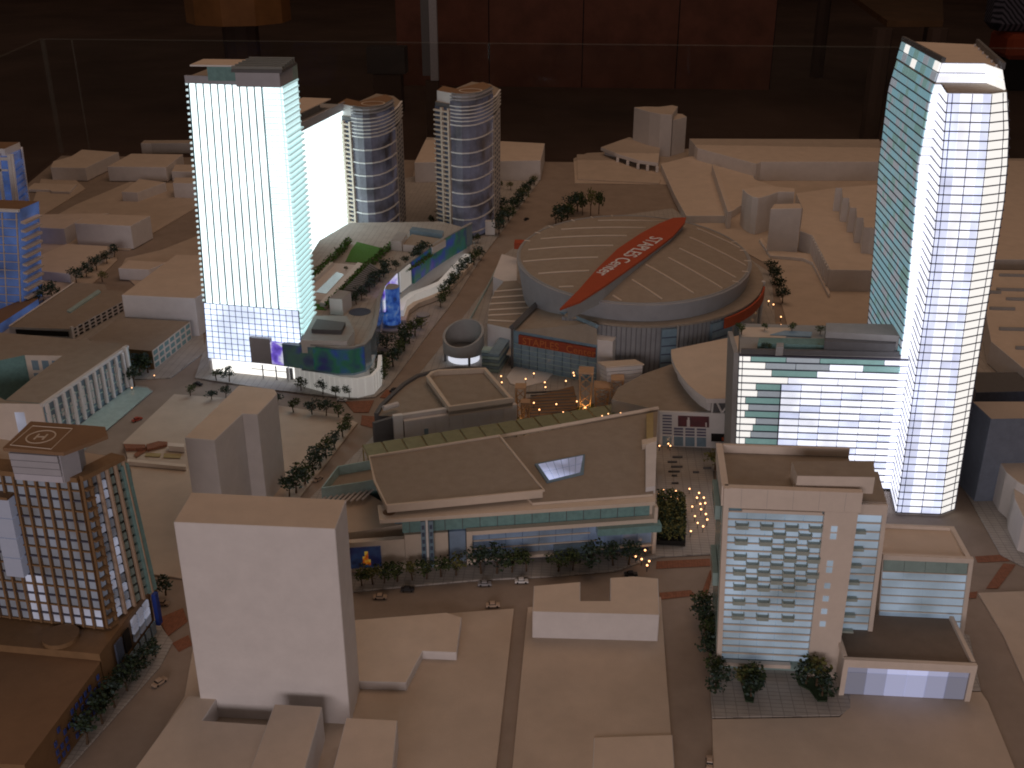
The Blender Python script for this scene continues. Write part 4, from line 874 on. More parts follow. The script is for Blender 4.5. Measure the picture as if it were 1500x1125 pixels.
# ------------------------------------------------------------------ the tall curved tower and its lower slab
winw = vary_emit(mat('lit_window', (.7, .72, .8), .25, .0, emit=(.86, .88, 1.0), estr=.8), .85, 1.25, 1.6)
winp = vary_emit(mat('lit_window_lilac', (.6, .62, .75), .25, .0, emit=(.70, .76, 1.0), estr=.6), .72, 1.15, 1.4)
winy = mat('lit_window_cream', (.75, .74, .71), .3, .06, emit=(1, .98, .94), estr=.85)
wint = mat('teal_window', (.18, .34, .38), .2, .12, spec=.6, emit=(.27, .50, .58), estr=.50)
wint2 = mat('aqua_window', (.22, .42, .48), .2, .12, spec=.6, emit=(.34, .54, .60), estr=.42)
wing = mat('grey_window', (.40, .48, .52), .2, .12, spec=.6, emit=(.6, .66, .75), estr=.30)
wing2 = mat('sea_window', (.28, .48, .46), .2, .12, spec=.6, emit=(.35, .62, .60), estr=.30)
slabline = mat('slab_edge', (.09, .09, .13), .5, .0)
YF, YS = 21.05, 22.1
t = thing('curved_tower', 'tallest right tower with lit front, teal side and dark floor lines', 'tower', (7.2, 23))
def track(pix, Y):   # a corner line of the tower: upright plane Y, points from foot to top
    return [PY(x, y, Y) for x, y in pix]
def at(c_, z):
    for p, q in zip(c_[:-1], c_[1:]):
        if z <= q.z or q is c_[-1]: k = (z-p.z)/(q.z-p.z); r = p.lerp(q, k); r.z = z; return r
W2 = track([(1312, 757), (1351, 480), (1367, 359), (1379, 239), (1388, 137)], YF); MM = track([(1377, 757), (1412, 480), (1430, 359), (1444, 239), (1453, 137)], YF)
RR = track([(1397, 752), (1440, 480), (1457, 380), (1470, 300), (1478, 215), (1477, 150), (1470, 106)], YF+.25)
W1 = track([(1304, 722), (1338, 480), (1352, 359), (1363, 239), (1376, 140), (1386, 92)], YS); W0 = track([(1292, 722), (1325, 480), (1336, 359), (1346, 239), (1364, 140), (1380, 92)], YS)
LB = track([(1258, 640), (1272, 470), (1281, 359), (1288, 239), (1302, 130), (1324, 55)], YS+3.3)
C1 = track([(1449, 130), (1443, 93)], YS)
ZB = W2[-1].z; ZTT = PY(1384, 92, YS).z
zs0, zs1 = .05, ZB
def plan(z):
    w2, mm, rr, w1, w0, lb = [at(c_, min(z, ZTT)) for c_ in (W2, MM, RR, W1, W0, LB)]
    rb = rr+V((.75, 3.6, 0)); return [w0, w1, w2, mm, rr, rb, lb]
NFL = 52
zl = [zs0+(ZB-zs0)*k/NFL for k in range(NFL+1)]
mb = MB()
for k in range(NFL):
    p0, p1 = plan(zl[k]), plan(zl[k+1]); mb.loft([p+V((0, .06, 0)) for p in p0], [p+V((0, .06, 0)) for p in p1], cap=(k == NFL-1))
mb.build('core', 'dgrey', t)
rnd = random.Random(5)
for k in range(NFL):
    p0, p1 = plan(zl[k]), plan(zl[k+1])
    def fac(i, j): return Face(p0[i], p0[j], p1[i], p1[j])
    f = fac(2, 3); cols = [(.01, .10, winp), (.11, .30, winp), (.30, .55, winw), (.56, .80, winw if k % 5 else winp), (.80, .985, winp)]
    for a, b, m_ in cols: f.piece('window', m_, t, a, b-.004, .035, .975, -.03, .012)
    fac(1, 2).piece('window', winw, t, .02, .98, .035, .975, -.03, .012); fac(0, 1).piece('window', winw, t, .05, .97, .035, .975, -.03, .012)
    f = fac(3, 4); f.piece('window', winy, t, .02, .70, .035, .975, -.03, .012); f.piece('window', winy, t, .74, .97, .035, .975, -.03, .012)
    f = fac(6, 0); u = 0.0
    while u < .985:
        w_ = rnd.choice((.05, .07, .10, .16)); e_ = min(.99, u+w_); m_ = rnd.choice((wint, wint, wint, wint2, wint2, wint2, wing, wing, wing2, wing2))
        f.piece('side_window', m_, t, u+.003, e_-.003, .04, .97, -.03, .012); u = e_
    q = p0; mbb = MB(); path = [q[6], q[0], q[1], q[2], q[3], q[4], q[5]]
    mbb.band([(p.x, p.y) for p in path], zl[k]-.0115, zl[k]+.0115, -.026); mbb.build('floor_line', slabline, t)
for i, us_ in ((2, (.0, .105, .555, .99)), (3, (.72, .985))):
    for u in us_:
        mb = MB()
        for k in range(0, NFL, 4):
            k2 = min(NFL, k+4); p0, p1 = plan(zl[k]), plan(zl[k2]); a = p0[i].lerp(p0[i+1], u); b = p1[i].lerp(p1[i+1], u); mb.tube(a-V((0, .03, 0)), b-V((0, .03, 0)), .009, n=4)
        mb.build('mullion', slabline, t)
# top storeys set back
MB().prism([(p.x, p.y) for p in plan(ZB)], ZB+.002, ZB+.03).build('terrace', 'taupe', t)
zt2 = ZTT
def cplan(z):
    q = plan(z); return [q[0], V((at(C1, z).x, YS, z)), q[4], q[5]-V((.12, 0, 0)), q[6]]
q0, q1 = cplan(ZB+.032), cplan(zt2); MB().loft([p+V((0, .04, 0)) for p in q0], [p+V((0, .04, 0)) for p in q1], 0, 1).build('crown', ('dgrey', 'cardtop'), t)
for k in range(2):
    f = Face(q0[0], q0[1], q1[0], q1[1]); 
    for i in range(3): f.piece('crown_window', winw, t, i/3+.006, (i+1)/3-.006, k*.5+.03, k*.5+.48, .001, .03)
    f = Face(q0[1], q0[2], q1[1], q1[2]); f.piece('crown_window', winy, t, .02, .45, k*.5+.03, k*.5+.48, .001, .03); f.piece('crown_window', winy, t, .49, .97, k*.5+.03, k*.5+.48, .001, .03)
    f = Face(q0[4], q0[0], q1[4], q1[0])
    for i in range(8): f.piece('side_window', (wint, wing, wint2, winy, wint, wing2)[(i+k*2) % 6], t, i/8+.006, (i+1)/8-.006, k*.5+.04, k*.5+.47, .001, .03)
f.piece('parapet_screen', 'dgrey', t, -.02, 1.0, 1.0, 1.26, -.05, .03); Face(q1[2], q1[3], z1=zt2+.12).piece('parapet_screen', 'dgrey', t, 0, 1, 0, 1, -.03, .03)
for k in range(6): q = q1[2].lerp(q1[3], (k+.5)/6); MB().tube((q.x-.08, q.y, zt2+.002), (q.x-.08, q.y, zt2+.05), .022, n=6).build('roof_light', 'card', t)
# lower slab
t = thing('hotel_slab', 'lit lower slab with roof terrace and dark floor lines joining the tall tower', 'building', (5, 23))
a1 = PY(1083, 519, YS); a0_ = PY(1074, 722, YS); zsl = a1.z; bR1 = at(W1, zsl); bR0 = at(W1, .05)
lf = Face(V((a0_.x, YS, .05)), V((bR0.x, YS, .05)), V((a1.x, YS, zsl)), V((bR1.x, YS, zsl)))
MB().loft([V((lf.a0.x, YS+.05, .05)), V((lf.b0.x, YS+.05, .05)), V((lf.b0.x+.3, YS+1.75, .05)), V((lf.a0.x+.2, YS+1.75, .05))], [V((lf.a1.x, YS+.05, zsl)), V((lf.b1.x, YS+.05, zsl)), V((lf.b1.x+.3, YS+1.75, zsl)), V((lf.a1.x+.2, YS+1.75, zsl))]).build('core', 'dgrey', t)
NL = 19; rnd = random.Random(11)
for k in range(NL):
    v0, v1 = k/NL, (k+1)/NL; row = NL-1-k
    if row < 4:
        segs = [[(0, .07, winy), (.07, .28, wing2), (.28, .48, wing), (.48, .86, wing2), (.86, 1, winw)], [(0, .16, winy), (.16, .34, wing), (.34, .54, wing), (.54, .74, winw), (.74, .96, wing2), (.96, 1, winp)], [(0, .2, winy), (.2, .47, wing2), (.47, .7, winw), (.7, 1, winw)], [(0, .3, winy), (.3, .6, winw), (.6, 1, winw)]][row]
    else:
        s_ = .04+.10*rnd.random(); segs = [(0, s_, winy), (s_, .26, wing if row % 2 else wing2)]+[(.26+i*.123, .26+(i+1)*.123, winw if (i+row) % 4 else winp) for i in range(6)]
    for a, b, m_ in segs: lf.piece('window', m_, t, a+.003, b-.003, v0+.006, v1-.006, -.03, .012)
    lf.piece('floor_line', slabline, t, 0, 1.0, v0-.0022, v0+.0022, -.03, .03)
lf.piece('floor_line', slabline, t, 0, 1.0, .994, 1.004, -.03, .07)
lf.piece('mullion', slabline, t, .255, .262, 0, .79, .013, .035); lf.piece('mullion', slabline, t, .018, .022, 0, 1, .013, .035)
lf.piece('end_glass', 'grey', t, -.035, -.006, 0, 1.02, -1.2, .06)
# roof terrace
MB().prism([(lf.a1.x, YS), (lf.b1.x-.05, YS), (lf.b1.x+.2, YS+1.75), (lf.a1.x+.2, YS+1.75)], zsl+.006, zsl+.05).build('terrace_deck', 'grey', t)
def tpx(x, y, z=zsl+.06): return P(x, y, z)
def tpl(name, m_, pts, h): MB().prism([tuple(P(x, y, zsl+.06+h).xy) for x, y in pts], zsl+.052, zsl+.06+h).build(name, m_, t)
tpl('terrace_paving', 'cardtop', [(1086, 493), (1150, 495), (1160, 480), (1086, 479)], .0)
tpl('pool', 'water', [(1128, 490), (1188, 493), (1190, 486), (1150, 484)], .02)
tpl('glass_pavilion', 'teal', [(1110, 503), (1215, 506), (1214, 496), (1112, 495)], .12)
tpl('roof_house', 'dgrey', [(1208, 500), (1312, 504), (1316, 492), (1210, 481)], .28)
tpl('roof_house_top', 'grey', [(1210, 486), (1318, 492), (1308, 475), (1210, 473)], .42)
tpl('terrace_wall', 'dgrey', [(1086, 512), (1318, 516), (1318, 514), (1086, 510)], .10)
tpl('table', 'card', [(1138, 514), (1150, 515), (1150, 511), (1139, 510)], .06); tpl('stair_box', 'grey', [(1137, 508), (1148, 508), (1148, 502), (1138, 502)], .2)
# ------------------------------------------------------------------ front right hotel
hg = vary_emit(mat('hotel_glass', (.30, .42, .46), .2, .08, spec=.6, emit=(.50, .62, .82), estr=.12), .10, .42, .8)
hg2 = mat('hotel_teal_glass', (.30, .42, .41), .2, .08, spec=.6)
cw = mat('peach_wall', (.74, .65, .57), .6, .05, 4)
YH = 15.42
t = thing('balcony_hotel', 'cream framed hotel with glass front and staggered green balconies', 'building', P(1150, 985))
h0 = PY(1050, 984, YH); h1 = PY(1062, 712, YH); zh = h1.z
hf_ = Face(V((h0.x, YH, .05)), V((PY(1226, 990, YH).x, YH, .05)), V((h1.x, YH, zh)), V((PY(1262, 727, YH).x, YH, zh)))
MB().loft([V((hf_.a0.x+.02, YH+.06, .05)), V((hf_.b0.x, YH+.06, .05)), V((hf_.b0.x+.1, YH+1.5, .05)), V((hf_.a0.x+.05, YH+1.5, .05))], [V((hf_.a1.x+.02, YH+.06, zh-.15)), V((hf_.b1.x, YH+.06, zh-.15)), V((hf_.b1.x+.1, YH+1.5, zh-.15)), V((hf_.a1.x+.05, YH+1.5, zh-.15))], 0, 1).build('core', (hg2, 'taupe'), t)
hp_ = lambda n_, m_, u0, u1, v0, v1, o0, o1: hf_.piece(n_, m_, t, u0, u1, v0, v1, o0, o1)
hp_('left_pier', cw, -.01, .03, .04, 1, -.06, .08); hp_('top_band', cw, .0301, 1.0, .90, 1.0, -.06, .06); hp_('top_trim', cw, .13, .72, .885, .898, .0, .09)
hp_('right_pier', cw, .74, .985, .0, .8995, -.06, .06); hp_('base_beam', cw, .03, .60, .045, .065, .0, .10)
NRW = 20
for k in range(NRW):
    v0 = .07+.81*k/NRW; v1 = .07+.81*(k+1)/NRW
    for i in range(5): hp_('glass_pane', hg, .032+.141*i+.002, .032+.141*(i+1)-.002, v0+.003, v1-.003, -.03, .012)
    hp_('floor_rail', 'cream', .031, .738, v1-.0045, v1+.0015, .0125, .04)
balc = mat('green_balcony', (.40, .46, .42), .4, .1)
rows = {18: (.10, .31, .52, .72), 17: (.42, .64), 16: (.10, .31, .52, .72), 15: (.42, .63), 14: (.10, .31, .53, .73), 13: (.21, .42, .63), 12: (.10, .31, .53, .735), 11: (.21, .43, .64), 10: (.11, .32, .54), 8: (.11, .33, .55), 6: (.11, .33, .56)}
for k, us_ in rows.items():
    v0 = .07+.81*k/NRW
    for u in us_:
        u *= .885
        bo = hp_('balcony', balc, u, u+.096, v0-.002, v0+.018, .013, .10)
        hf_.piece('balcony_rail', balc, bo, u-.002, u+.004, v0+.0181, v0+.028, .013, .10); hf_.piece('balcony_rail', balc, bo, u+.092, u+.098, v0+.0181, v0+.028, .013, .10)
for v0 in (.80, .762, .62, .585, .50, .43, .36, .29): hp_('pier_window', hg, .80, .845, v0, v0+.028, .061, .07)
for k in range(5): hp_('panel_joint', 'grey', .12+.19*k, .1215+.19*k, .905, .995, .0605, .063)
# left flank
fl2 = Face(V((hf_.a0.x+.10, YH+1.5, .05)), V((hf_.a0.x, YH, .05)), V((hf_.a1.x+.05, YH+1.5, zh)), V((hf_.a1.x, YH, zh)))
fl2.piece('flank_wall', cw, t, .0, 1, .9, 1, .001, .05); fl2.piece('flank_glass', hg2, t, .05, .95, .04, .9, .001, .03)
for v0 in (.42, .78): fl2.piece('flank_bay', hg2, t, .2, .8, v0, v0+.07, .031, .12)
MB().loft([V((hf_.a1.x, YH+.02, zh-.149)), V((hf_.a1.x+.06, YH+.02, zh-.149)), V((hf_.a1.x+.11, YH+1.5, zh-.149)), V((hf_.a1.x+.05, YH+1.5, zh-.149))], [V((hf_.a1.x, YH+.02, zh)), V((hf_.a1.x+.06, YH+.02, zh)), V((hf_.a1.x+.11, YH+1.5, zh)), V((hf_.a1.x+.05, YH+1.5, zh))]).build('parapet', cw, t)
MB().box(hf_.a1.x+.12, hf_.b1.x+.1, YH+1.44, YH+1.5, zh-.149, zh).build('parapet', cw, t)
za = zh+.16; pq = [P(x, y, za) for x, y in [(1160, 676), (1280, 675), (1282, 699), (1168, 697)]]
MB().prism([(p.x, p.y) for p in pq], zh-.148, za, 0, 1).build('roof_house', (cw, 'taupe'), t)
# right recessed bay
YH2 = YH+.42; r0, r1 = PY(1228, 950, YH2), PY(1300, 738, YH2); zr = r1.z
rf_ = Face(V((hf_.b0.x-.02, YH2, .05)), V((PY(1272, 965, YH2).x, YH2, .05)), V((hf_.b1.x-.02, YH2, zr)), V((r1.x, YH2, zr)))
MB().loft([rf_.a0+V((0, .04, 0)), rf_.b0+V((0, .04, 0)), rf_.b0+V((.1, 1.1, 0)), rf_.a0+V((0, 1.1, 0))], [rf_.a1+V((0, .04, 0)), rf_.b1+V((0, .04, 0)), rf_.b1+V((.1, 1.1, 0)), rf_.a1+V((0, 1.1, 0))], 0, 1).build('rear_bay', (cw, 'taupe'), t)
rf_.piece('right_pier', cw, t, .88, 1.0, 0, 1, .0, .05); rf_.piece('top_band', cw, t, 0, .879, .94, 1, .0, .05)
for k in range(17):
    v0, v1 = .05+.89*k/17, .05+.89*(k+1)/17; rf_.piece('glass_pane', hg, t, .02, .87, v0+.004, v1-.004, .0, .015); rf_.piece('floor_rail', 'cream', t, .02, .87, v1-.004, v1+.003, .016, .04)
    if k % 2: 
        bo = rf_.piece('balcony', balc, t, .05, .45, v0+.001, v0+.018, .041, .13); rf_.piece('balcony_rail', balc, bo, .05, .07, v0+.0181, v0+.03, .041, .13)
# lower wing at right
YW = 16.45; t = thing('hotel_wing', 'lower blue glass wing right of the balcony hotel', 'building', P(1340, 935))
w0, w1 = PY(1284, 950, YW), PY(1423, 817, YW); zw_ = w1.z
wf = Face(V((PY(1282, 955, YW).x, YW, .05)), V((PY(1404, 955, YW).x, YW, .05)), V((PY(1293, 820, YW).x, YW, zw_)), V((w1.x, YW, zw_)))
MB().loft([wf.a0+V((0, .03, 0)), wf.b0+V((0, .03, 0)), wf.b0+V((0, 1.0, 0)), wf.a0+V((0, 1.0, 0))], [wf.a1+V((0, .03, -.06)), wf.b1+V((0, .03, -.06)), wf.b1+V((0, 1.0, -.06)), wf.a1+V((0, 1.0, -.06))], 0, 1).build('core', (cw, 'cardtop'), t)
wf.piece('parapet', cw, t, -.01, 1.02, .95, 1.0, -.04, .04); wf.piece('right_pier', cw, t, .97, 1.02, 0, .949, -.02, .04)
Face(wf.b0, wf.b0+V((0, 1.0, 0)), wf.b1, wf.b1+V((0, 1, 0))).piece('parapet', cw, t, 0.04, 1.03, .95, 1.0, -.08, .0); MB().box(wf.a1.x, wf.b1.x, YW+.97, YW+1.03, zw_-.06, zw_).build('parapet', cw, t)
for i in range(4):
    wf.piece('glass_pane', hg2, t, .005+.241*i, .005+.241*(i+1)-.004, .82, .945, .0, .015)
    for k in range(8): wf.piece('glass_pane', hg, t, .005+.241*i, .005+.241*(i+1)-.004, .10+.09*k+.003, .10+.09*(k+1)-.004, .0, .015)
for k in range(9): wf.piece('floor_rail', 'cream', t, 0, .969, .095+.09*k, .102+.09*k, .016, .04)
# entrance annex
YA = 14.95; t = thing('hotel_annex', 'low flat annex with glowing glass front at the hotel foot', 'building', P(1330, 1012))
x0_, x1_ = PY(1230, 1012, YA), PY(1420, 1012, YA); za_ = PY(1425, 972, YA).z
af = Face(V((x0_.x, YA, .05)), V((x1_.x, YA, .05)), z1=za_)
MB().box(x0_.x+.01, x1_.x-.01, YA+.04, YA+1.32, .05, za_-.07, 0, 1).build('core', (cw, 'dtaupe'), t)
af.piece('front_beam', cw, t, -.01, 1.01, .80, 1.0, -.02, .06); af.piece('corner_pier', cw, t, -.01, .03, 0, .799, -.02, .05); af.piece('corner_pier', cw, t, .97, 1.01, 0, .799, -.02, .05)
for i, e_ in enumerate((.06, .20, .36, .38, .24, .08)):
    af.piece('glass_pane', mat('annex_pane', (.34, .38, .46), .3, .0, emit=(.60, .64, 1.0), estr=e_), t, .032+.156*i, .032+.156*(i+1)-.004, .02, .62, .0, .02)
    af.piece('upper_pane', mat('annex_upper_pane', (.36, .40, .5), .3, .0, emit=(.62, .66, 1.0), estr=e_*1.5), t, .032+.156*i, .032+.156*(i+1)-.004, .63, .79, .0, .02)
MB().box(x0_.x-.02, x0_.x+.05, YA+.061, YA+1.3, za_-.069, za_).build('parapet', cw, t); MB().box(x1_.x-.05, x1_.x+.02, YA+.061, YA+1.3, za_-.069, za_).build('parapet', cw, t)
# ------------------------------------------------------------------ left front tower with helipad
owin = vary_emit(mat('dim_window', (.24, .26, .28), .3, .0, spec=.4, emit=(.45, .52, .70), estr=.3), .0, .15, 1.3)
olit = vary_emit(mat('bright_window', (.38, .40, .46), .25, .0, emit=(.70, .76, 1), estr=.3), .10, .30, 1.1)
t = thing('helipad_tower', 'ochre gridded tower with brown helipad roof at the left margin', 'tower', P(120, 980))
zp = 1.0; YT = P(155, 920, zp).y
tb0 = PY(155, 920, YT); tt0 = PY(117, 704, YT); zt_ = tt0.z
tl0 = PY(-30, 893, YT+.25); tl1 = PY(-75, 690, YT+.25)
lf_ = Face(V((tl0.x, YT+.25, zp)), V((tb0.x, YT, zp)), V((tl1.x, YT+.25, zt_)), V((tt0.x, YT, zt_)))
rb0 = P(222, 866, zp); rt0 = P(180, 682, zt_-.12)
rf2 = Face(V((tb0.x, YT, zp)), V((rb0.x, rb0.y, zp)), V((tt0.x, YT, zt_)), V((rt0.x, rt0.y, zt_)))
bkl = V((tl0.x+.5, rb0.y+.2, zp))
MB().loft([lf_.a0+V((.04, .06, 0)), lf_.b0+V((-.05, .06, 0)), rf2.b0+V((-.06, .05, 0)), bkl], [lf_.a1+V((.04, .06, 0)), lf_.b1+V((-.05, .06, 0)), rf2.b1+V((-.06, .05, 0)), V((bkl.x-.1, bkl.y, zt_))], 0, 1).build('core', ('dgrey', 'plate'), t)
tanp = mat('tan_pier', (.45, .33, .24), .6, .1); bayg = mat('bay_glass', (.34, .36, .42), .3, .05, emit=(.6, .65, .9), estr=.10); NCc, NRr = 12, 15; rnd = random.Random(3)
for k in range(NRr):
    for i in range(NCc):
        big = 4 <= i <= 5 and 5 <= k <= 12
        if big: continue
        m_ = olit if (i >= 5 and k < 2) or (i in (5, 6) and k < 5) else owin
        lf_.piece('window', m_, t, (i+.2)/NCc, (i+.86)/NCc, (k+.12)/NRr, (k+.92)/NRr, -.04, .005)
for k in range(4): lf_.piece('glass_bay', bayg, t, 4.05/NCc, 5.7/NCc, (5.1+k*2)/NRr, (5.0+(k+1)*2)/NRr, .0, .16)
lf_.piece('bay_frame', 'ochre', t, 3.95/NCc, 5.75/NCc, 13.0/NRr, 13.25/NRr, .0, .2)
for i in range(NCc+1): lf_.piece('pier', 'ochre', t, (i-.02)/NCc if i else 0, (i+.17)/NCc if i < NCc else 1.0, 0, 1, -.02, .06)
for k in range(NRr+1): lf_.piece('floor_line', 'frame' if k % 2 else 'ochre', t, 0, 1, (k-.05)/NRr, (k+.07)/NRr, -.02, .03)
for k in range(NRr):
    for i in range(5):
        m_ = olit if i in (1, 2) and rnd.random() < .55 else (hg2 if i > 2 else owin)
        rf2.piece('window', m_, t, (i+.12)/5, (i+.74)/5, (k+.15)/NRr, (k+.88)/NRr, -.04, .005)
    rf2.piece('balcony', 'ochre', t, .02, .19, (k+.0)/NRr, (k+.14)/NRr, .006, .10)
for i in range(6): rf2.piece('pier', tanp if i > 1 else 'ochre', t, max(0, (i-.1)/5), min(1, (i+.08)/5), 0, 1, -.02, .05)
rf2.piece('green_edge', 'teal', t, .93, 1.10, 0, .96, -.3, .03)
lf_.piece('roof_edge', 'ochre', t, 0, 1.0, 1.0, 1.03, -.3, .08); rf2.piece('roof_edge', 'ochre', t, 0, 1.0, 1.0, 1.03, -.2, .08)
# penthouse and helipad
zh_ = zt_+.62; hq = [P(x, y, zh_) for x, y in [(4, 656), (45, 617), (154, 625), (158, 638), (122, 652), (93, 663)]]
MB().prism([(p.x, p.y) for p in hq], zh_-.06, zh_, 0, 0).build('helipad', 'brownroof', t)
pw_ = [P(x, y, zh_) for x, y in [(12, 655), (50, 626), (118, 632), (112, 648), (86, 660)]]
MB().prism([(p.x, p.y) for p in pw_], zt_+.035, zh_-.061).build('penthouse', parap, t)
fp = Face((pw_[0].x, pw_[0].y, 0), (pw_[4].x, pw_[4].y, 0), z0=zt_+.04, z1=zh_-.07)
for k in range(4): fp.piece('louvre_panel', mat('lilac_panel', (.55, .55, .62), .3, .05) if k == 0 else parap, t, .02, .98, k/4+.01, (k+1)/4-.02, .001, .02+.01*k)
lt_ = [P(x, y, zh_+.004) for x, y in [(15, 652), (48, 624), (106, 628), (75, 658)]]
for a, b in zip(lt_, lt_[1:]+lt_[:1]): MB().tube(a+V((0, 0, .002)), b+V((0, 0, .002)), .008, n=4).build('helipad_line', 'cream', t)
hc_ = P(60, 640, zh_); MB().band(ring(hc_.x, hc_.y, .21, 28)[::-1], zh_+.001, zh_+.008, .022, closed=True).build('helipad_ring', 'cream', t)
for dx in (-.07, .07): MB().box(hc_.x+dx-.014, hc_.x+dx+.014, hc_.y-.09, hc_.y+.09, zh_+.001, zh_+.008).build('helipad_letter', 'cream', t)
MB().box(hc_.x-.055, hc_.x+.055, hc_.y-.014, hc_.y+.014, zh_+.001, zh_+.008).build('helipad_letter', 'cream', t)
# its podium
pc0 = P(160, 1023, .05); pc1 = P(232, 922, .05)
pf = Face(pc0, pc1, z1=zp-.05)
MB().prism([(pc0.x-.03, pc0.y+.02), (pc1.x-.05, pc1.y), (pc1.x-2.6, pc1.y+.8), (-12.5, YT+1.0), (-12.5, YT-.35), (pc0.x-.25, YT-.62)], .05, zp-.04, 0, 1).build('podium', ('ochre', 'ochre'), t)
for i in range(3):
    for j in range(3): pf.piece('podium_window', olit if j else owin, t, .56+i*.12, .65+i*.12, .40+j*.18, .55+j*.18, -.02, .02)
pf.piece('poster', 'dblue', t, .22, .34, .42, .88, .0, .03); pf.piece('poster', 'black', t, .38, .48, .42, .88, .0, .03); pf.piece('blue_banner', mat('blue_banner', (.02, .05, .28), .5, 0), t, .97, 1.03, .15, .9, .0, .08)
for k in range(8): pf.piece('shop_window', 'bglass', t, .06+k*.115, .06+k*.115+.085, .02, .30, .0, .02)
# brick building with blue windows, lower left
t = thing('blue_window_block', 'brown low building with small blue windows in the bottom left corner', 'building', P(90, 1110))
bz = .82; b1_ = V((pc0.x, pc0.y-.06, .05)); dirs = (pc0-pc1).normalized(); b0_ = b1_+dirs*2.3; b0_.z = .05
bf = Face(b0_, b1_, z1=bz)
MB().prism([(b0_.x, b0_.y), (b1_.x-.02, b1_.y), (b1_.x-.3, b1_.y+.75), (b0_.x-4, b1_.y+.9), (b0_.x-4, b0_.y)], .05, bz, 0, 1).build('walls', ('ochre', 'brownroof'), t)
rnd = random.Random(9); bwn = mat('blue_window', (.05, .09, .34), .4, .1)
for k in range(4):
    for i in range(11):
        if rnd.random() < .72: bf.piece('window', bwn, t, .32+i*.06, .32+i*.06+.028, .12+k*.21, .12+k*.21+.12, .001, .015)
q = P(92, 945, bz); MB().prism(ring(q.x, q.y, .30, 24), bz+.002, bz+.22).build('roof_drum', 'ochre', t, smooth=True)
MB().box(q.x-2.2, q.x+.2, q.y+.25, q.y+.45, bz+.002, bz+.12).build('roof_wall', 'ochre', t)
# ------------------------------------------------------------------ museum with courtyard
t = thing('courtyard_block', 'taupe roofed block with courtyard and white finned glass side', 'building', P(100, 620))
zm = HT(190, 566, 508)
def wing_(nm, px_): MB().prism([tuple(P(x, y, zm).xy) for x, y in px_], .05, zm, 0, 1).build(nm, ('teal', 'taupe'), t)
wing_('back_wing', [(-80, 480), (0, 487), (172, 502), (91, 521), (37, 520), (-80, 545)])
wing_('street_wing', [(91.6, 520.8), (172.6, 502), (183, 508), (62, 591), (8, 586), (50, 552)])
wing_('front_wing', [(-80, 578), (-4, 580), (8, 586.5), (61, 591.5), (-80, 590)])
m0, m1 = P(62, 591, zm), P(183, 508, zm); mf = Face((m0.x, m0.y, .05), (m1.x, m1.y, .05), z1=zm)
mf.piece('glass_wall', 'bglass', t, 0, 1, .0, .95, .001, .02); mf.piece('roof_edge', 'card', t, -.02, 1.02, .95, 1.02, -.02, .07)
for k in range(11): mf.piece('fin', 'card', t, k/11+.01, k/11+.03, .04, .95, .021, .10)
for k in range(4): mf.piece('floor_rail', 'pteal', t, 0, 1, .14+k*.2, .16+k*.2, .021, .05)
for k in range(20): mf.piece('window_panel', 'card', t, k/20+.012, k/20+.034, .22 if k % 3 else .45, .62 if k % 2 else .8, .021, .045)
mf.piece('corner_mast', 'white', t, .955, .975, 0, 1.05, .02, .14); mf.piece('teal_edge', 'pteal', t, .978, 1.0, 0, 1.0, .0, .10)
n0 = P(-80, 590, zm); fr2 = Face((n0.x, n0.y, .05), (m0.x, m0.y, .05), z1=zm); fr2.piece('front_wall', cw, t, 0, 1, 0, 1, .001, .03); fr2.piece('lit_door', olit, t, .70, .80, .1, .8, .031, .04)
a, b = P(37, 520, zm), P(91, 521, zm); fy = Face((a.x, a.y, .05), (b.x, b.y, .05), z1=zm); fy.piece('courtyard_wall', cw, t, 0, 1, 0, 1, .001, .03)
for i in range(3):
    for j in range(2): fy.piece('courtyard_window', 'bglass', t, .15+.28*i, .33+.28*i, .3+.33*j, .55+.33*j, .031, .04)
MB().prism([tuple(P(x, y, .07).xy) for x, y in [(120, 660), (222, 573), (216, 568), (190, 566), (80, 650)]], .05, .066).build('glass_skirt', 'pteal', t)
# ------------------------------------------------------------------ two parking garages
t = thing('parking_garage', 'flat taupe garage with rows of black openings beside the white cube', 'garage', P(110, 500))
zg_ = HT(110, 499, 482)
MB().prism([tuple(P(x, y, zg_).xy) for x, y in [(13, 479), (108, 414), (153, 416), (157, 425), (180, 427), (180, 441), (104, 482)]], .05, zg_, 0, 1).build('deck', ('card', 'taupe'), t)
a, b = P(104, 482, zg_), P(180, 441, zg_); gf = Face((a.x, a.y, .05), (b.x, b.y, .05), z1=zg_)
for j in range(3):
    for i in range(9): gf.piece('opening', 'black', t, i/9+.02, i/9+.085, j/3+.06, j/3+.22, .0, .012)
gf.piece('corner_pier', 'card', t, -.02, .02, 0, 1.25, .0, .06)
MB().prism([tuple(P(x, y, zg_+.02).xy) for x, y in [(98, 456), (103, 458), (148, 428), (144, 425)]], zg_+.002, zg_+.05).build('ramp_wall', 'pteal', t)
a, b = P(13, 479, zg_), P(104, 483, zg_); Face((a.x, a.y, .05), (b.x, b.y, .05), z1=zg_).piece('front_slot', 'black', t, .1, .95, .3, .8, .0, .01)
MB().tube(P(13, 478, zg_+.03), P(108, 414, zg_+.03), .03, n=4).build('parapet', 'card', t)
t = thing('parking_garage', 'taupe roofed garage with teal window squares left of the lit tower', 'garage', P(228, 543))
zg2 = HT(228, 543, 514)
MB().prism([tuple(P(x, y, zg2).xy) for x, y in [(130, 497), (176, 465), (278, 471), (223, 514), (186, 511)]], .05, zg2, 0, 1).build('deck', (cw, 'taupe'), t)
a, b = P(223, 514, zg2), P(278, 471, zg2); gf = Face((a.x, a.y, .05), (b.x, b.y, .05), z1=zg2)
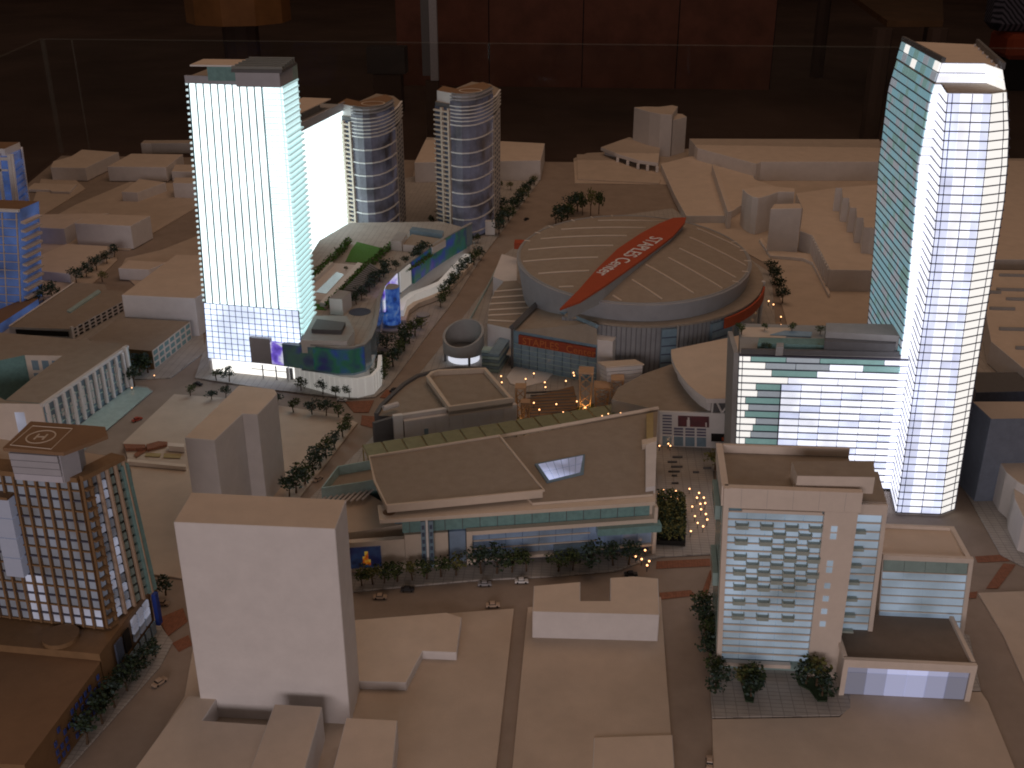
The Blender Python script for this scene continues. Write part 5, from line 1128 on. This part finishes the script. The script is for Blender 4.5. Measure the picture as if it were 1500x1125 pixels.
for j in range(3):
    for i in range(7): gf.piece('window', 'teal', t, i/7+.02, i/7+.115, j/3+.06, j/3+.27, .0, .012)
a, b = P(186, 511, zg2), P(223, 514, zg2); gf = Face((a.x, a.y, .05), (b.x, b.y, .05), z1=zg2); gf.piece('end_wall', 'ochre', t, 0, 1, 0, 1, .001, .012)
for j in range(2):
    for i in range(2): gf.piece('end_window', 'bglass', t, .12+i*.42, .42+i*.42, .5-j*.4, .8-j*.4, .013, .02)
# ------------------------------------------------------------------ blue towers cut by the left margin
bl1 = vary_emit(mat('blue_glow_glass', (.12, .18, .36), .2, .1, spec=.6, emit=(.10, .20, .55), estr=.2), .06, .28, 1.0)
t = thing('blue_tower', 'taller bright blue glass tower with white frame at left margin', 'tower', P(30, 372))
Y1 = P(30, 372, .05).y; f1b, f1t = PY(33, 372, Y1), PY(17, 230, Y1); z1_ = f1t.z
l1b, l1t = PY(-60, 375, Y1), PY(-85, 258, Y1)
F1 = Face(V((l1b.x, Y1, .05)), V((f1b.x, Y1, .05)), V((l1t.x, Y1, z1_)), V((f1t.x, Y1, z1_))); rb_, rt_ = PY(52, 368, Y1+1.2), PY(32, 222, Y1+1.2)
S1 = Face(V((f1b.x, Y1, .05)), V((rb_.x, Y1+1.2, .05)), V((f1t.x, Y1, z1_)), V((rt_.x, Y1+1.2, z1_)))
MB().loft([F1.a0+V((0, .05, 0)), F1.b0+V((-.03, .05, 0)), S1.b0+V((-.04, 0, 0)), F1.a0+V((0, 1.2, 0))], [F1.a1+V((0, .05, 0)), F1.b1+V((-.03, .05, 0)), S1.b1+V((-.04, 0, 0)), F1.a1+V((0, 1.2, 0))]).build('core', bl1, t)
for k in range(13): F1.piece('glass_band', bl1, t, .55, .93, k/14+.01, (k+.8)/14, .0, .03); S1.piece('glass_band', bl1, t, .1, .95, k/14+.01, (k+.8)/14, .0, .03)
for F_, us_ in ((F1, (.80, .95)), (S1, (.0, .95))):
    for u in us_: F_.piece('white_frame', 'white', t, u, u+.05, 0, 1.03, .0, .06)
F1.piece('white_frame', 'white', t, .3, 1.0, .97, 1.0, .061, .09); F1.piece('white_frame', 'white', t, .3, .94, .86, .88, .031, .06)
MB().box(F1.a1.x, F1.b1.x-.3, Y1+.15, Y1+1.3, z1_+.002, z1_+.26, 0, 1).build('penthouse', ('white', 'brownroof'), t)
t = thing('blue_tower', 'shorter blue tower with cream grid in front of the taller one', 'tower', P(20, 455))
Y2 = P(36, 455, .05).y; f1b, f1t = PY(36, 470, Y2), PY(26, 308, Y2); z2_ = f1t.z
F2 = Face(V((f1b.x-3, Y2+.2, .05)), V((f1b.x, Y2, .05)), V((f1t.x-3, Y2+.2, z2_)), V((f1t.x, Y2, z2_)))
MB().loft([F2.a0+V((0, .04, 0)), F2.b0+V((0, .04, 0)), F2.b0+V((.15, 1.1, 0)), F2.a0+V((0, 1.1, 0))], [F2.a1+V((0, .04, 0)), F2.b1+V((0, .04, 0)), F2.b1+V((.15, 1.1, 0)), F2.a1+V((0, 1.1, 0))], 0, 1).build('core', (bl1, 'brownroof'), t)
for k in range(11):
    for i in range(3): F2.piece('glass_pane', bl1, t, .52+i*.155, .66+i*.155, k/12+.012, (k+.85)/12, .0, .02)
    F2.piece('floor_line', 'cream', t, .5, 1.0, (k+.88)/12, (k+.96)/12, .0, .035)
    Face(F2.b0, F2.b0+V((.15, 1.1, 0)), F2.b1, F2.b1+V((.15, 1.1, 0))).piece('balcony', 'cream', t, .1, .9, k/12+.03, k/12+.05, .0, .16)
for u in (.51, .67, .82, .98): F2.piece('grid_post', 'cream', t, u, u+.012, 0, .97, .0, .04)
F2.piece('roof_edge', 'white', t, 0, 1.02, .985, 1.01, -.02, .08)
MB().prism([tuple(P(x, y, .35).xy) for x, y in [(-40, 470), (52, 430), (56, 438), (-40, 500)]], .05, .35, 0, 1).build('base_block', (bl1, 'brownroof'), t)
# red courtyard scene behind the helipad tower
t = thing('red_court', 'small sunken court with red walls and parked toy cars behind helipad tower', 'courtyard', P(225, 665))
def low(name, m_, px_, z0, z1): MB().prism([tuple(P(x, y, z1).xy) for x, y in px_], z0, z1).build(name, m_, t)
low('red_wall', 'brick', [(181, 650), (213, 651), (212, 656), (184, 657)], .055, .13); low('red_wall', 'brick', [(214, 651), (232, 646), (245, 647), (244, 651), (216, 658)], .055, .12)
low('rear_wall', cw, [(246, 648), (270, 650), (270, 655), (246, 653)], .055, .2); low('sand_bed', 'gold', [(214, 663), (236, 664), (234, 669), (212, 668)], .055, .066); low('sand_bed', 'gold', [(240, 664), (266, 665), (264, 671), (239, 670)], .055, .066)
low('front_wall', 'cream', [(186, 672), (272, 680), (272, 684), (186, 676)], .055, .15); low('red_path', 'brick', [(196, 666), (206, 656), (222, 652), (212, 662), (200, 670)], .055, .064)
# ------------------------------------------------------------------ trees
ORD = ['first', 'second', 'third', 'fourth', 'fifth', 'sixth', 'seventh', 'eighth', 'ninth', 'tenth', 'eleventh', 'twelfth', 'thirteenth', 'fourteenth', 'fifteenth', 'sixteenth', 'seventeenth', 'eighteenth', 'nineteenth', 'twentieth', 'twenty-first', 'twenty-second', 'twenty-third', 'twenty-fourth']
def crown_mesh(seed, nclump, nleaf, lm, flat=.85, size=.15):
    r = random.Random(seed); vs, fs, mi = [], [], []
    for c_ in range(nclump):
        a = r.uniform(0, 6.28); d = r.uniform(.08, .30) if c_ else 0; cx, cy, cz = d*math.cos(a), d*math.sin(a), .60+r.uniform(-.17, .16); cr = r.uniform(.19, .30)
        for _ in range(nleaf//nclump):
            th, ph = r.uniform(0, 6.28), math.acos(r.uniform(-1, 1)); rr = cr*r.uniform(.45, 1.08)
            p = V((cx+rr*math.sin(ph)*math.cos(th), cy+rr*math.sin(ph)*math.sin(th), cz+rr*flat*math.cos(ph)))
            u = V((r.gauss(0, 1), r.gauss(0, 1), r.gauss(0, .6))).normalized(); w = u.cross(V((r.gauss(0, 1), r.gauss(0, 1), r.gauss(0, 1)))).normalized(); s_ = size*r.uniform(.45, 1.0)
            o = len(vs); vs += [p+u*s_*.5, p+w*s_*.32, p-u*s_*.5, p-w*s_*.32]; fs.append([o, o+1, o+2, o+3]); mi.append(0 if r.random() < .7 else 1)
    me = bpy.data.meshes.new('crown'); me.from_pydata([tuple(v) for v in vs], [], fs)
    for m_ in lm: me.materials.append(M[m_])
    me.polygons.foreach_set('material_index', mi); me.update(); return me
def trunk_mesh(seed):
    r = random.Random(seed); mb = MB(); top = V((r.uniform(-.03, .03), r.uniform(-.03, .03), .34)); mb.tube((0, 0, 0), top, .035, .024, 6)
    for k in range(4): a = k*1.57+r.uniform(-.4, .4); mb.tube(top-V((0, 0, .03)), top+V((.16*math.cos(a), .16*math.sin(a), .2)), .018, .007, 5)
    me = bpy.data.meshes.new('trunk'); me.from_pydata([tuple(v) for v in mb.v], [], mb.f); me.materials.append(M['bark']); me.update(); return me
CR = {'d': [crown_mesh(i, 6, 260, ('leafa', 'leafd')) for i in range(3)], 'm': [crown_mesh(10+i, 6, 240, ('leafb', 'leafa')) for i in range(3)], 'o': [crown_mesh(20+i, 5, 200, ('leafc', 'leafb')) for i in range(3)], 'b': [crown_mesh(30+i, 6, 240, ('leafd', 'leafa')) for i in range(3)]}
TR = [trunk_mesh(i) for i in range(4)]; TRND = random.Random(4)
KIND = {'d': 'dark green', 'm': 'mid green', 'o': 'olive green', 'b': 'bluish green'}
def tree(x, y, hpx, kind, label, group, z=.05, slim=1.0):
    q = P(x, y, z); h = max(.12, HT(x, y, y-hpx, z)-z); r = TRND
    t = thing('model_tree', label, 'tree', q, group); t.scale = (h*slim*1.22, h*slim*1.22, h*1.14); t.rotation_euler.z = r.uniform(0, 6.28)
    for nm, me in (('crown', r.choice(CR[kind])), ('trunk', r.choice(TR))):
        o = bpy.data.objects.new(nm, me); COL.objects.link(o); o.parent = t
def row(desc, group, pts, z=.05, slim=1.0):
    n = len(pts)
    for i, (x, y, h, k) in enumerate(pts): tree(x, y, h, k, f'{KIND[k]} tree, {ORD[i]} {desc}', group, z, slim)
row('from the left in the row below the broad front building', 'trees along the front street', [(530, 858, 26, 'm'), (546, 856, 28, 'o'), (563, 854, 28, 'm'), (582, 852, 30, 'm'), (604, 850, 26, 'o'), (625, 848, 28, 'm'), (646, 845, 32, 'm'), (668, 843, 28, 'o'), (705, 840, 36, 'd'), (728, 840, 36, 'd'), (750, 838, 34, 'm'), (771, 837, 28, 'm'), (818, 837, 30, 'm'), (839, 835, 26, 'm'), (863, 832, 36, 'd'), (898, 828, 32, 'd'), (921, 827, 32, 'd')])
row('from the left along the kerb at the lit tower foot', 'trees at the lit tower foot', [(317, 557, 18, 'm'), (336, 559, 22, 'b'), (441, 572, 20, 'm'), (473, 577, 20, 'd'), (492, 581, 18, 'm'), (512, 582, 18, 'm')])
row('from the left on the lot in front of the lit tower', 'trees on the lot before the tower', [(279, 580, 16, 'm'), (310, 585, 18, 'b'), (331, 583, 16, 'd'), (407, 594, 18, 'd'), (430, 604, 20, 'm'), (457, 607, 22, 'b'), (478, 609, 22, 'd'), (496, 611, 22, 'm')])
row('from the top in the diagonal row by the grey-sided block', 'trees along the diagonal kerb', [(510, 627, 20, 'm'), (502, 640, 24, 'm'), (490, 655, 24, 'b'), (478, 671, 28, 'm'), (469, 681, 30, 'b'), (460, 694, 28, 'd'), (447, 709, 32, 'm'), (434, 722, 34, 'd'), (424, 727, 28, 'd')])
row('from the near end of the avenue row beside the podium', 'avenue trees beside the podium', [(556, 562, 26, 'm'), (564, 551, 26, 'm'), (560, 538, 22, 'd'), (576, 537, 28, 'd'), (583, 525, 26, 'm'), (592, 514, 28, 'd'), (600, 503, 28, 'm'), (608, 492, 26, 'm'), (617, 481, 20, 'o'), (645, 450, 20, 'm'), (652, 440, 22, 'm'), (659, 429, 24, 'd'), (666, 419, 22, 'm'), (674, 408, 22, 'd'), (684, 399, 22, 'd'), (694, 388, 22, 'm'), (702, 380, 18, 'd')])
row('from the left around the podium corner plaza', 'trees at the podium corner', [(541, 516, 22, 'd'), (553, 513, 24, 'b'), (566, 512, 22, 'd'), (546, 530, 18, 'm')])
row('from the near end of the far avenue row', 'far avenue trees', [(731, 343, 24, 'd'), (738, 333, 24, 'd'), (745, 323, 24, 'm'), (752, 313, 22, 'd'), (759, 303, 22, 'd'), (765, 294, 20, 'm'), (771, 286, 18, 'd'), (777, 278, 16, 'd'), (783, 271, 14, 'o'), (735, 312, 22, 'd'), (723, 310, 18, 'd'), (748, 278, 12, 'o'), (733, 276, 10, 'm')])
row('from the left in the grove behind the arena', 'grove behind the arena', [(814, 330, 24, 'd'), (822, 326, 26, 'd'), (831, 322, 26, 'm'), (838, 314, 28, 'd'), (846, 310, 26, 'd')])
row('from the left among the slim upright trees behind the arena', 'slim trees behind the arena', [(853, 315, 34, 'm'), (865, 316, 40, 'o'), (877, 314, 38, 'm')], slim=.45)
row('from the back in the dark row right of the arena', 'trees right of the arena', [(1128, 402, 20, 'd'), (1134, 416, 24, 'd'), (1140, 430, 24, 'd'), (1146, 444, 22, 'd')])
row('from the back in the row left of the balcony hotel', 'trees left of the balcony hotel', [(1030, 893, 28, 'm'), (1024, 908, 30, 'd'), (1033, 925, 32, 'd'), (1034, 946, 34, 'm'), (1038, 968, 34, 'd'), (1043, 990, 32, 'm'), (1048, 1014, 34, 'd')])
row('from the left in the hotel forecourt planters', 'trees in the hotel forecourt', [(1088, 1005, 36, 'o'), (1103, 1004, 34, 'm'), (1100, 1022, 32, 'd'), (1180, 1003, 34, 'd'), (1196, 1006, 42, 'o'), (1204, 1021, 32, 'd')])
row('from the left along the low card block wall', 'five trees by the low block', [(112, 415, 22, 'd'), (127, 406, 20, 'd'), (142, 396, 20, 'd'), (157, 386, 18, 'd'), (168, 376, 18, 'd')])
row('from the left between the blue tower and the garage', 'trees by the blue tower', [(52, 438, 22, 'd'), (64, 440, 24, 'd'), (77, 436, 22, 'd'), (58, 446, 20, 'd')])
row('from the left between the two left garages', 'trees between garages', [(197, 566, 30, 'd'), (206, 549, 30, 'd'), (217, 546, 26, 'm'), (150, 413, 16, 'o')])
row('from the left beside the big near white block', 'trees left of the big block', [(217, 870, 24, 'd'), (243, 872, 28, 'd')])
row('from the far end of the dark lower left street', 'trees on the lower left street', [(228, 962, 26, 'd'), (214, 978, 30, 'd'), (200, 994, 32, 'd'), (186, 1012, 34, 'd'), (168, 1036, 38, 'd'), (150, 1060, 40, 'd'), (128, 1090, 42, 'd')])
row('from the near end on the podium roof garden', 'trees on the podium roof', [(522, 446, 18, 'd'), (530, 440, 20, 'd'), (541, 428, 22, 'b'), (549, 420, 22, 'd'), (556, 412, 22, 'b'), (562, 405, 22, 'd'), (566, 398, 20, 'b'), (580, 397, 14, 'd'), (594, 390, 14, 'd'), (606, 384, 22, 'b'), (614, 378, 22, 'd'), (622, 372, 20, 'b'), (507, 397, 8, 'm')], z=zd)
row('from the left on the lit lower slab roof terrace', 'plants on the slab roof terrace', [(1086, 490, 18, 'm'), (1120, 484, 12, 'm'), (1160, 486, 14, 'm'), (1201, 490, 14, 'm'), (1118, 512, 10, 'd'), (1126, 512, 10, 'm'), (1196, 512, 10, 'o'), (1268, 514, 8, 'd'), (1290, 514, 8, 'd'), (1310, 514, 9, 'd')], z=zsl+.06)
row('from the left on the arena entrance canopy', 'shrubs on the arena canopy', [(786, 521, 9, 'o'), (806, 522, 9, 'o'), (841, 521, 9, 'o'), (874, 521, 9, 'o'), (897, 521, 9, 'o')], z=.38)
row('from the left on the dark terrace before the arena wall', 'shrubs before the arena wall', [(953, 538, 10, 'd'), (972, 534, 12, 'd'), (1001, 545, 9, 'm')])
row('from the left at the foot of the golden mast', 'shrubs under the lit mast', [(848, 604, 10, 'o'), (866, 603, 12, 'o'), (758, 620, 10, 'o')])
tree(1047, 688, 34, 'o', 'loose olive green model tree standing alone on the plaza left of lit slab', 'plaza tree')
for x, y, k in ((690, 357, 'd'), (700, 356, 'm'), (645, 322, 'd'), (632, 331, 'd')): tree(x, y, 14, k, {690: 'small dark tree at the podium far end beside the sign slab', 700: 'small green tree at the podium far end beside the sign slab', 645: 'dark tree close to the left wall of the far oval tower', 632: 'dark tree between the two oval towers'}[x], 'trees near the oval towers')
# ------------------------------------------------------------------ hedges
def hedge(label, path, w, h, z, kinds=('leafb', 'leafa'), dens=260, ls=.10, planter=None):
    q = [P(x, y, z+h) for x, y in path]; r = random.Random(len(label)); t = thing('hedge', label, 'hedge', (q[0].x, q[0].y, z)); vs, fs, mi = [], [], []
    for a, b in zip(q[:-1], q[1:]):
        L = (b-a).length; d = (b-a)/L; n = V((-d.y, d.x, 0))
        for _ in range(int(L*dens)):
            p = a+d*r.uniform(0, L)+n*r.uniform(-w, w); p.z = z+h*math.sqrt(r.random())*r.uniform(.75, 1.1)
            u = V((r.gauss(0, 1), r.gauss(0, 1), r.gauss(0, .7))).normalized(); v = u.cross(V((r.gauss(0, 1), r.gauss(0, 1), r.gauss(0, 1)))).normalized(); s_ = ls*r.uniform(.4, 1)
            o = len(vs); vs += [p+u*s_*.5, p+v*s_*.35, p-u*s_*.5, p-v*s_*.35]; fs.append([o, o+1, o+2, o+3]); mi.append(0 if r.random() < .65 else 1)
    mb = MB(); mb.v = vs; mb.f = fs; mb.m = mi; o = mb.build('foliage', kinds, t); o['kind'] = 'stuff'
    mb = MB(); mb.band([tuple(p.xy) for p in q], z+.002, z+h*.3, w*.9); mb.build('planter_box', planter or 'taupe', t)
hedge('long clipped hedge beside the pergola on the podium roof', [(478, 442), (505, 417), (530, 391), (552, 372), (574, 352)], .10, .26, zd, ('lawn', 'leafb'))
hedge('hedge along the blazing white slab on the podium roof', [(456, 400), (470, 388), (484, 375), (500, 360), (512, 346)], .12, .28, zd, ('lawn', 'leafb'))
hedge('low hedge border under the dark trees of the podium roof', [(586, 396), (600, 390), (614, 382), (630, 370)], .14, .14, zd, ('leafb', 'lawn'))
q0 = [P(x, y, .1) for x, y in [(962, 795), (1004, 797), (1003, 742), (962, 736)]]
t = thing('tree_grove', 'square olive green grove in a dark planter on the plaza', 'grove', q0[0]); r = random.Random(2); vs, fs, mi = [], [], []
for _ in range(3200):
    u, v = r.random(), r.random(); p = q0[0].lerp(q0[1], u).lerp(q0[3].lerp(q0[2], u), v); p.z = .12+.42*r.random()**.6*(1-.35*abs(u-.5)); d1 = V((r.gauss(0, 1), r.gauss(0, 1), r.gauss(0, .7))).normalized(); d2 = d1.cross(V((r.gauss(0, 1), r.gauss(0, 1), r.gauss(0, 1)))).normalized(); s_ = .085*r.uniform(.4, 1)
    o = len(vs); vs += [p+d1*s_*.5, p+d2*s_*.35, p-d1*s_*.5, p-d2*s_*.35]; fs.append([o, o+1, o+2, o+3]); mi.append(0 if r.random() < .55 else 1)
mb = MB(); mb.v, mb.f, mb.m = vs, fs, mi; o = mb.build('foliage', ('leafc', 'leafa'), t); o['kind'] = 'stuff'
MB().prism([(p.x, p.y) for p in q0], .05, .16).build('planter', 'black', t)
for lab, pts in (('dark curved planting bed at left of the hotel forecourt', [(1084, 992), (1122, 990), (1118, 1004), (1106, 1012), (1104, 1028), (1092, 1026)]), ('dark curved planting bed at right of the hotel forecourt', [(1166, 992), (1214, 992), (1212, 1026), (1198, 1026), (1186, 1010), (1170, 1002)])):
    q = [P(x, y, .08) for x, y in pts]; o = MB().prism([(p.x, p.y) for p in q], .05, .08).build('planting_bed', 'leafa'); tag(o, lab, 'planting bed')
# ------------------------------------------------------------------ cars
def car(x, y, ang, colr, label):
    q = P(x, y, .012); t = thing('model_car', label, 'car', q, 'model cars on the streets'); t.rotation_euler.z = math.radians(ang)
    m_ = M.get('car_'+str(colr)) or M.setdefault('car_'+str(colr), mat('car_paint', colr, .35, .0, spec=.5))
    L, W, H_ = .135, .055, .045
    def lb(nm, pts, z0, z1, top, mm):
        mb = MB(); a = [V((q.x+px_, q.y+py_, q.z+z0)) for px_, py_ in pts]; b = [V((q.x+px_*top, q.y+py_*.85, q.z+z1)) for px_, py_ in pts]; mb.loft(a, b); o = mb.build(nm, mm, t); return o
    lb('body', [(-L, -W), (L, -W), (L, W), (-L, W)], .018, .055, .96, m_); lb('cabin', [(-L*.55, -W*.9), (L*.4, -W*.9), (L*.4, W*.9), (-L*.55, W*.9)], .0552, .095, .72, m_)
    lb('window_band', [(-L*.57, -W*.93), (L*.42, -W*.93), (L*.42, W*.93), (-L*.57, W*.93)], .060, .082, .80, 'black')
    for sx in (-.6, .6):
        for sy in (-1, 1): MB().tube((q.x+L*sx, q.y+W*sy*.8, q.z+.02), (q.x+L*sx, q.y+W*sy*1.04, q.z+.02), .02, n=10).build('wheel', 'black', t)
wht, dk, tan, gry, redc = (.75, .75, .75), (.03, .03, .035), (.45, .33, .24), (.3, .3, .32), (.4, .06, .03)
for c_ in [(557, 876, 4, tan, 'brown model car on the front street nearest the white block'), (597, 865, 4, dk, 'black model car on the front street before the low wall'), (710, 857, 6, gry, 'grey model car on the front street left of the white one'), (764, 853, 6, wht, 'white model car on the front street'), (722, 888, 8, tan, 'tan model car at the side street mouth'), (924, 843, 6, dk, 'black model car behind the U-shaped building'), (501, 587, -10, wht, 'white model car by the brick crossing at the podium'), (577, 573, 60, dk, 'black model car on the avenue at the podium corner'), (290, 564, -12, dk, 'black model car at the left foot of the lit tower'), (201, 616, 50, redc, 'red model car on the street by the finned museum'), (234, 1001, 60, tan, 'pale model car on the dark lower left street'), (238, 885, -5, tan, 'cream model car left of the big near block'), (1039, 1119, 85, tan, 'pinkish model car at the bottom edge street'), (1489, 790, 85, dk, 'black model car on the far right pavement'), (466, 703, 62, tan, 'tan model car on the diagonal street'), (771, 322, 60, dk, 'dark model car on the far avenue'), (670, 492, 60, gry, 'grey model car on the avenue by the ring drum')]: car(*c_)
# ------------------------------------------------------------------ street lamps: tiny lit globes on posts
gl = mat('lamp_globe', (.9, .7, .5), .4, .0, emit=(1.0, .46, .19), estr=4.0)
me_s = bpy.data.meshes.new('globe'); b = bmesh.new(); bmesh.ops.create_icosphere(b, subdivisions=2, radius=.021); b.to_mesh(me_s); b.free(); me_s.materials.append(gl); me_s.polygons.foreach_set('use_smooth', [True]*len(me_s.polygons))
mb = MB().tube((0, 0, 0), (0, 0, .13), .010, n=6); me_p = bpy.data.meshes.new('post'); me_p.from_pydata([tuple(v) for v in mb.v], [], mb.f); me_p.materials.append(M['dgrey'])
def lamps(desc, pts, z=.05, s=1.0):
    for i, (x, y) in enumerate(pts):
        q = P(x, y, z+.15*s); q.z = z; t = thing('plaza_lamp', f'tiny glowing globe lamp, {ORD[i]} {desc}', 'lamp', q, 'tiny lit globe lamps'); t.scale = (s, s, s)
        a = bpy.data.objects.new('post', me_p); COL.objects.link(a); a.parent = t; a2 = bpy.data.objects.new('globe', me_s); COL.objects.link(a2); a2.parent = t; a2.location = (0, 0, .15)
lamps('of the cluster above the olive grove, left to right', [(965, 724), (966, 731), (973, 730), (975, 734), (984, 727), (993, 731), (1001, 728), (1000, 734), (1003, 738)])
lamps('of the right plaza lamps, top to bottom', [(1024, 722), (1021, 729), (1031, 729), (1033, 737), (1026, 738), (1027, 746), (1034, 753), (1036, 761), (1030, 771)])
lamps('of the front corner lamps below the broad building', [(945, 806), (931, 815), (940, 819), (951, 822), (948, 828)])
lamps('of the scattered lamps right of the olive grove', [(1010, 716), (1014, 742), (1018, 756), (1022, 766), (1012, 778), (972, 718), (990, 719)], s=.9)
lamps('of three by the theatre front', [(966, 653), (979, 650), (982, 653)], s=.9)
lamps('on the arena plaza, left to right', [(734, 551), (735, 560), (770, 555), (782, 547), (798, 560), (799, 567), (829, 558), (840, 546), (841, 550)], z=.07, s=1.0)
lamps('along the canopy walk on the arena plaza, left to right', [(779, 613), (804, 610), (814, 607), (825, 604), (828, 608), (838, 605), (857, 597), (790, 600), (815, 592), (870, 600), (845, 588), (782, 590)], z=.08, s=1.0)
lamps('between canopy and broad roof, left to right', [(882, 609), (891, 606), (909, 605)], z=.65, s=.7)
lamps('right of the arena, top to bottom', [(1126, 441), (1133, 446), (1144, 464), (1144, 476)], s=1.1)
lamps('at the left kerbs, left to right', [(193, 568), (226, 550)], s=.7)
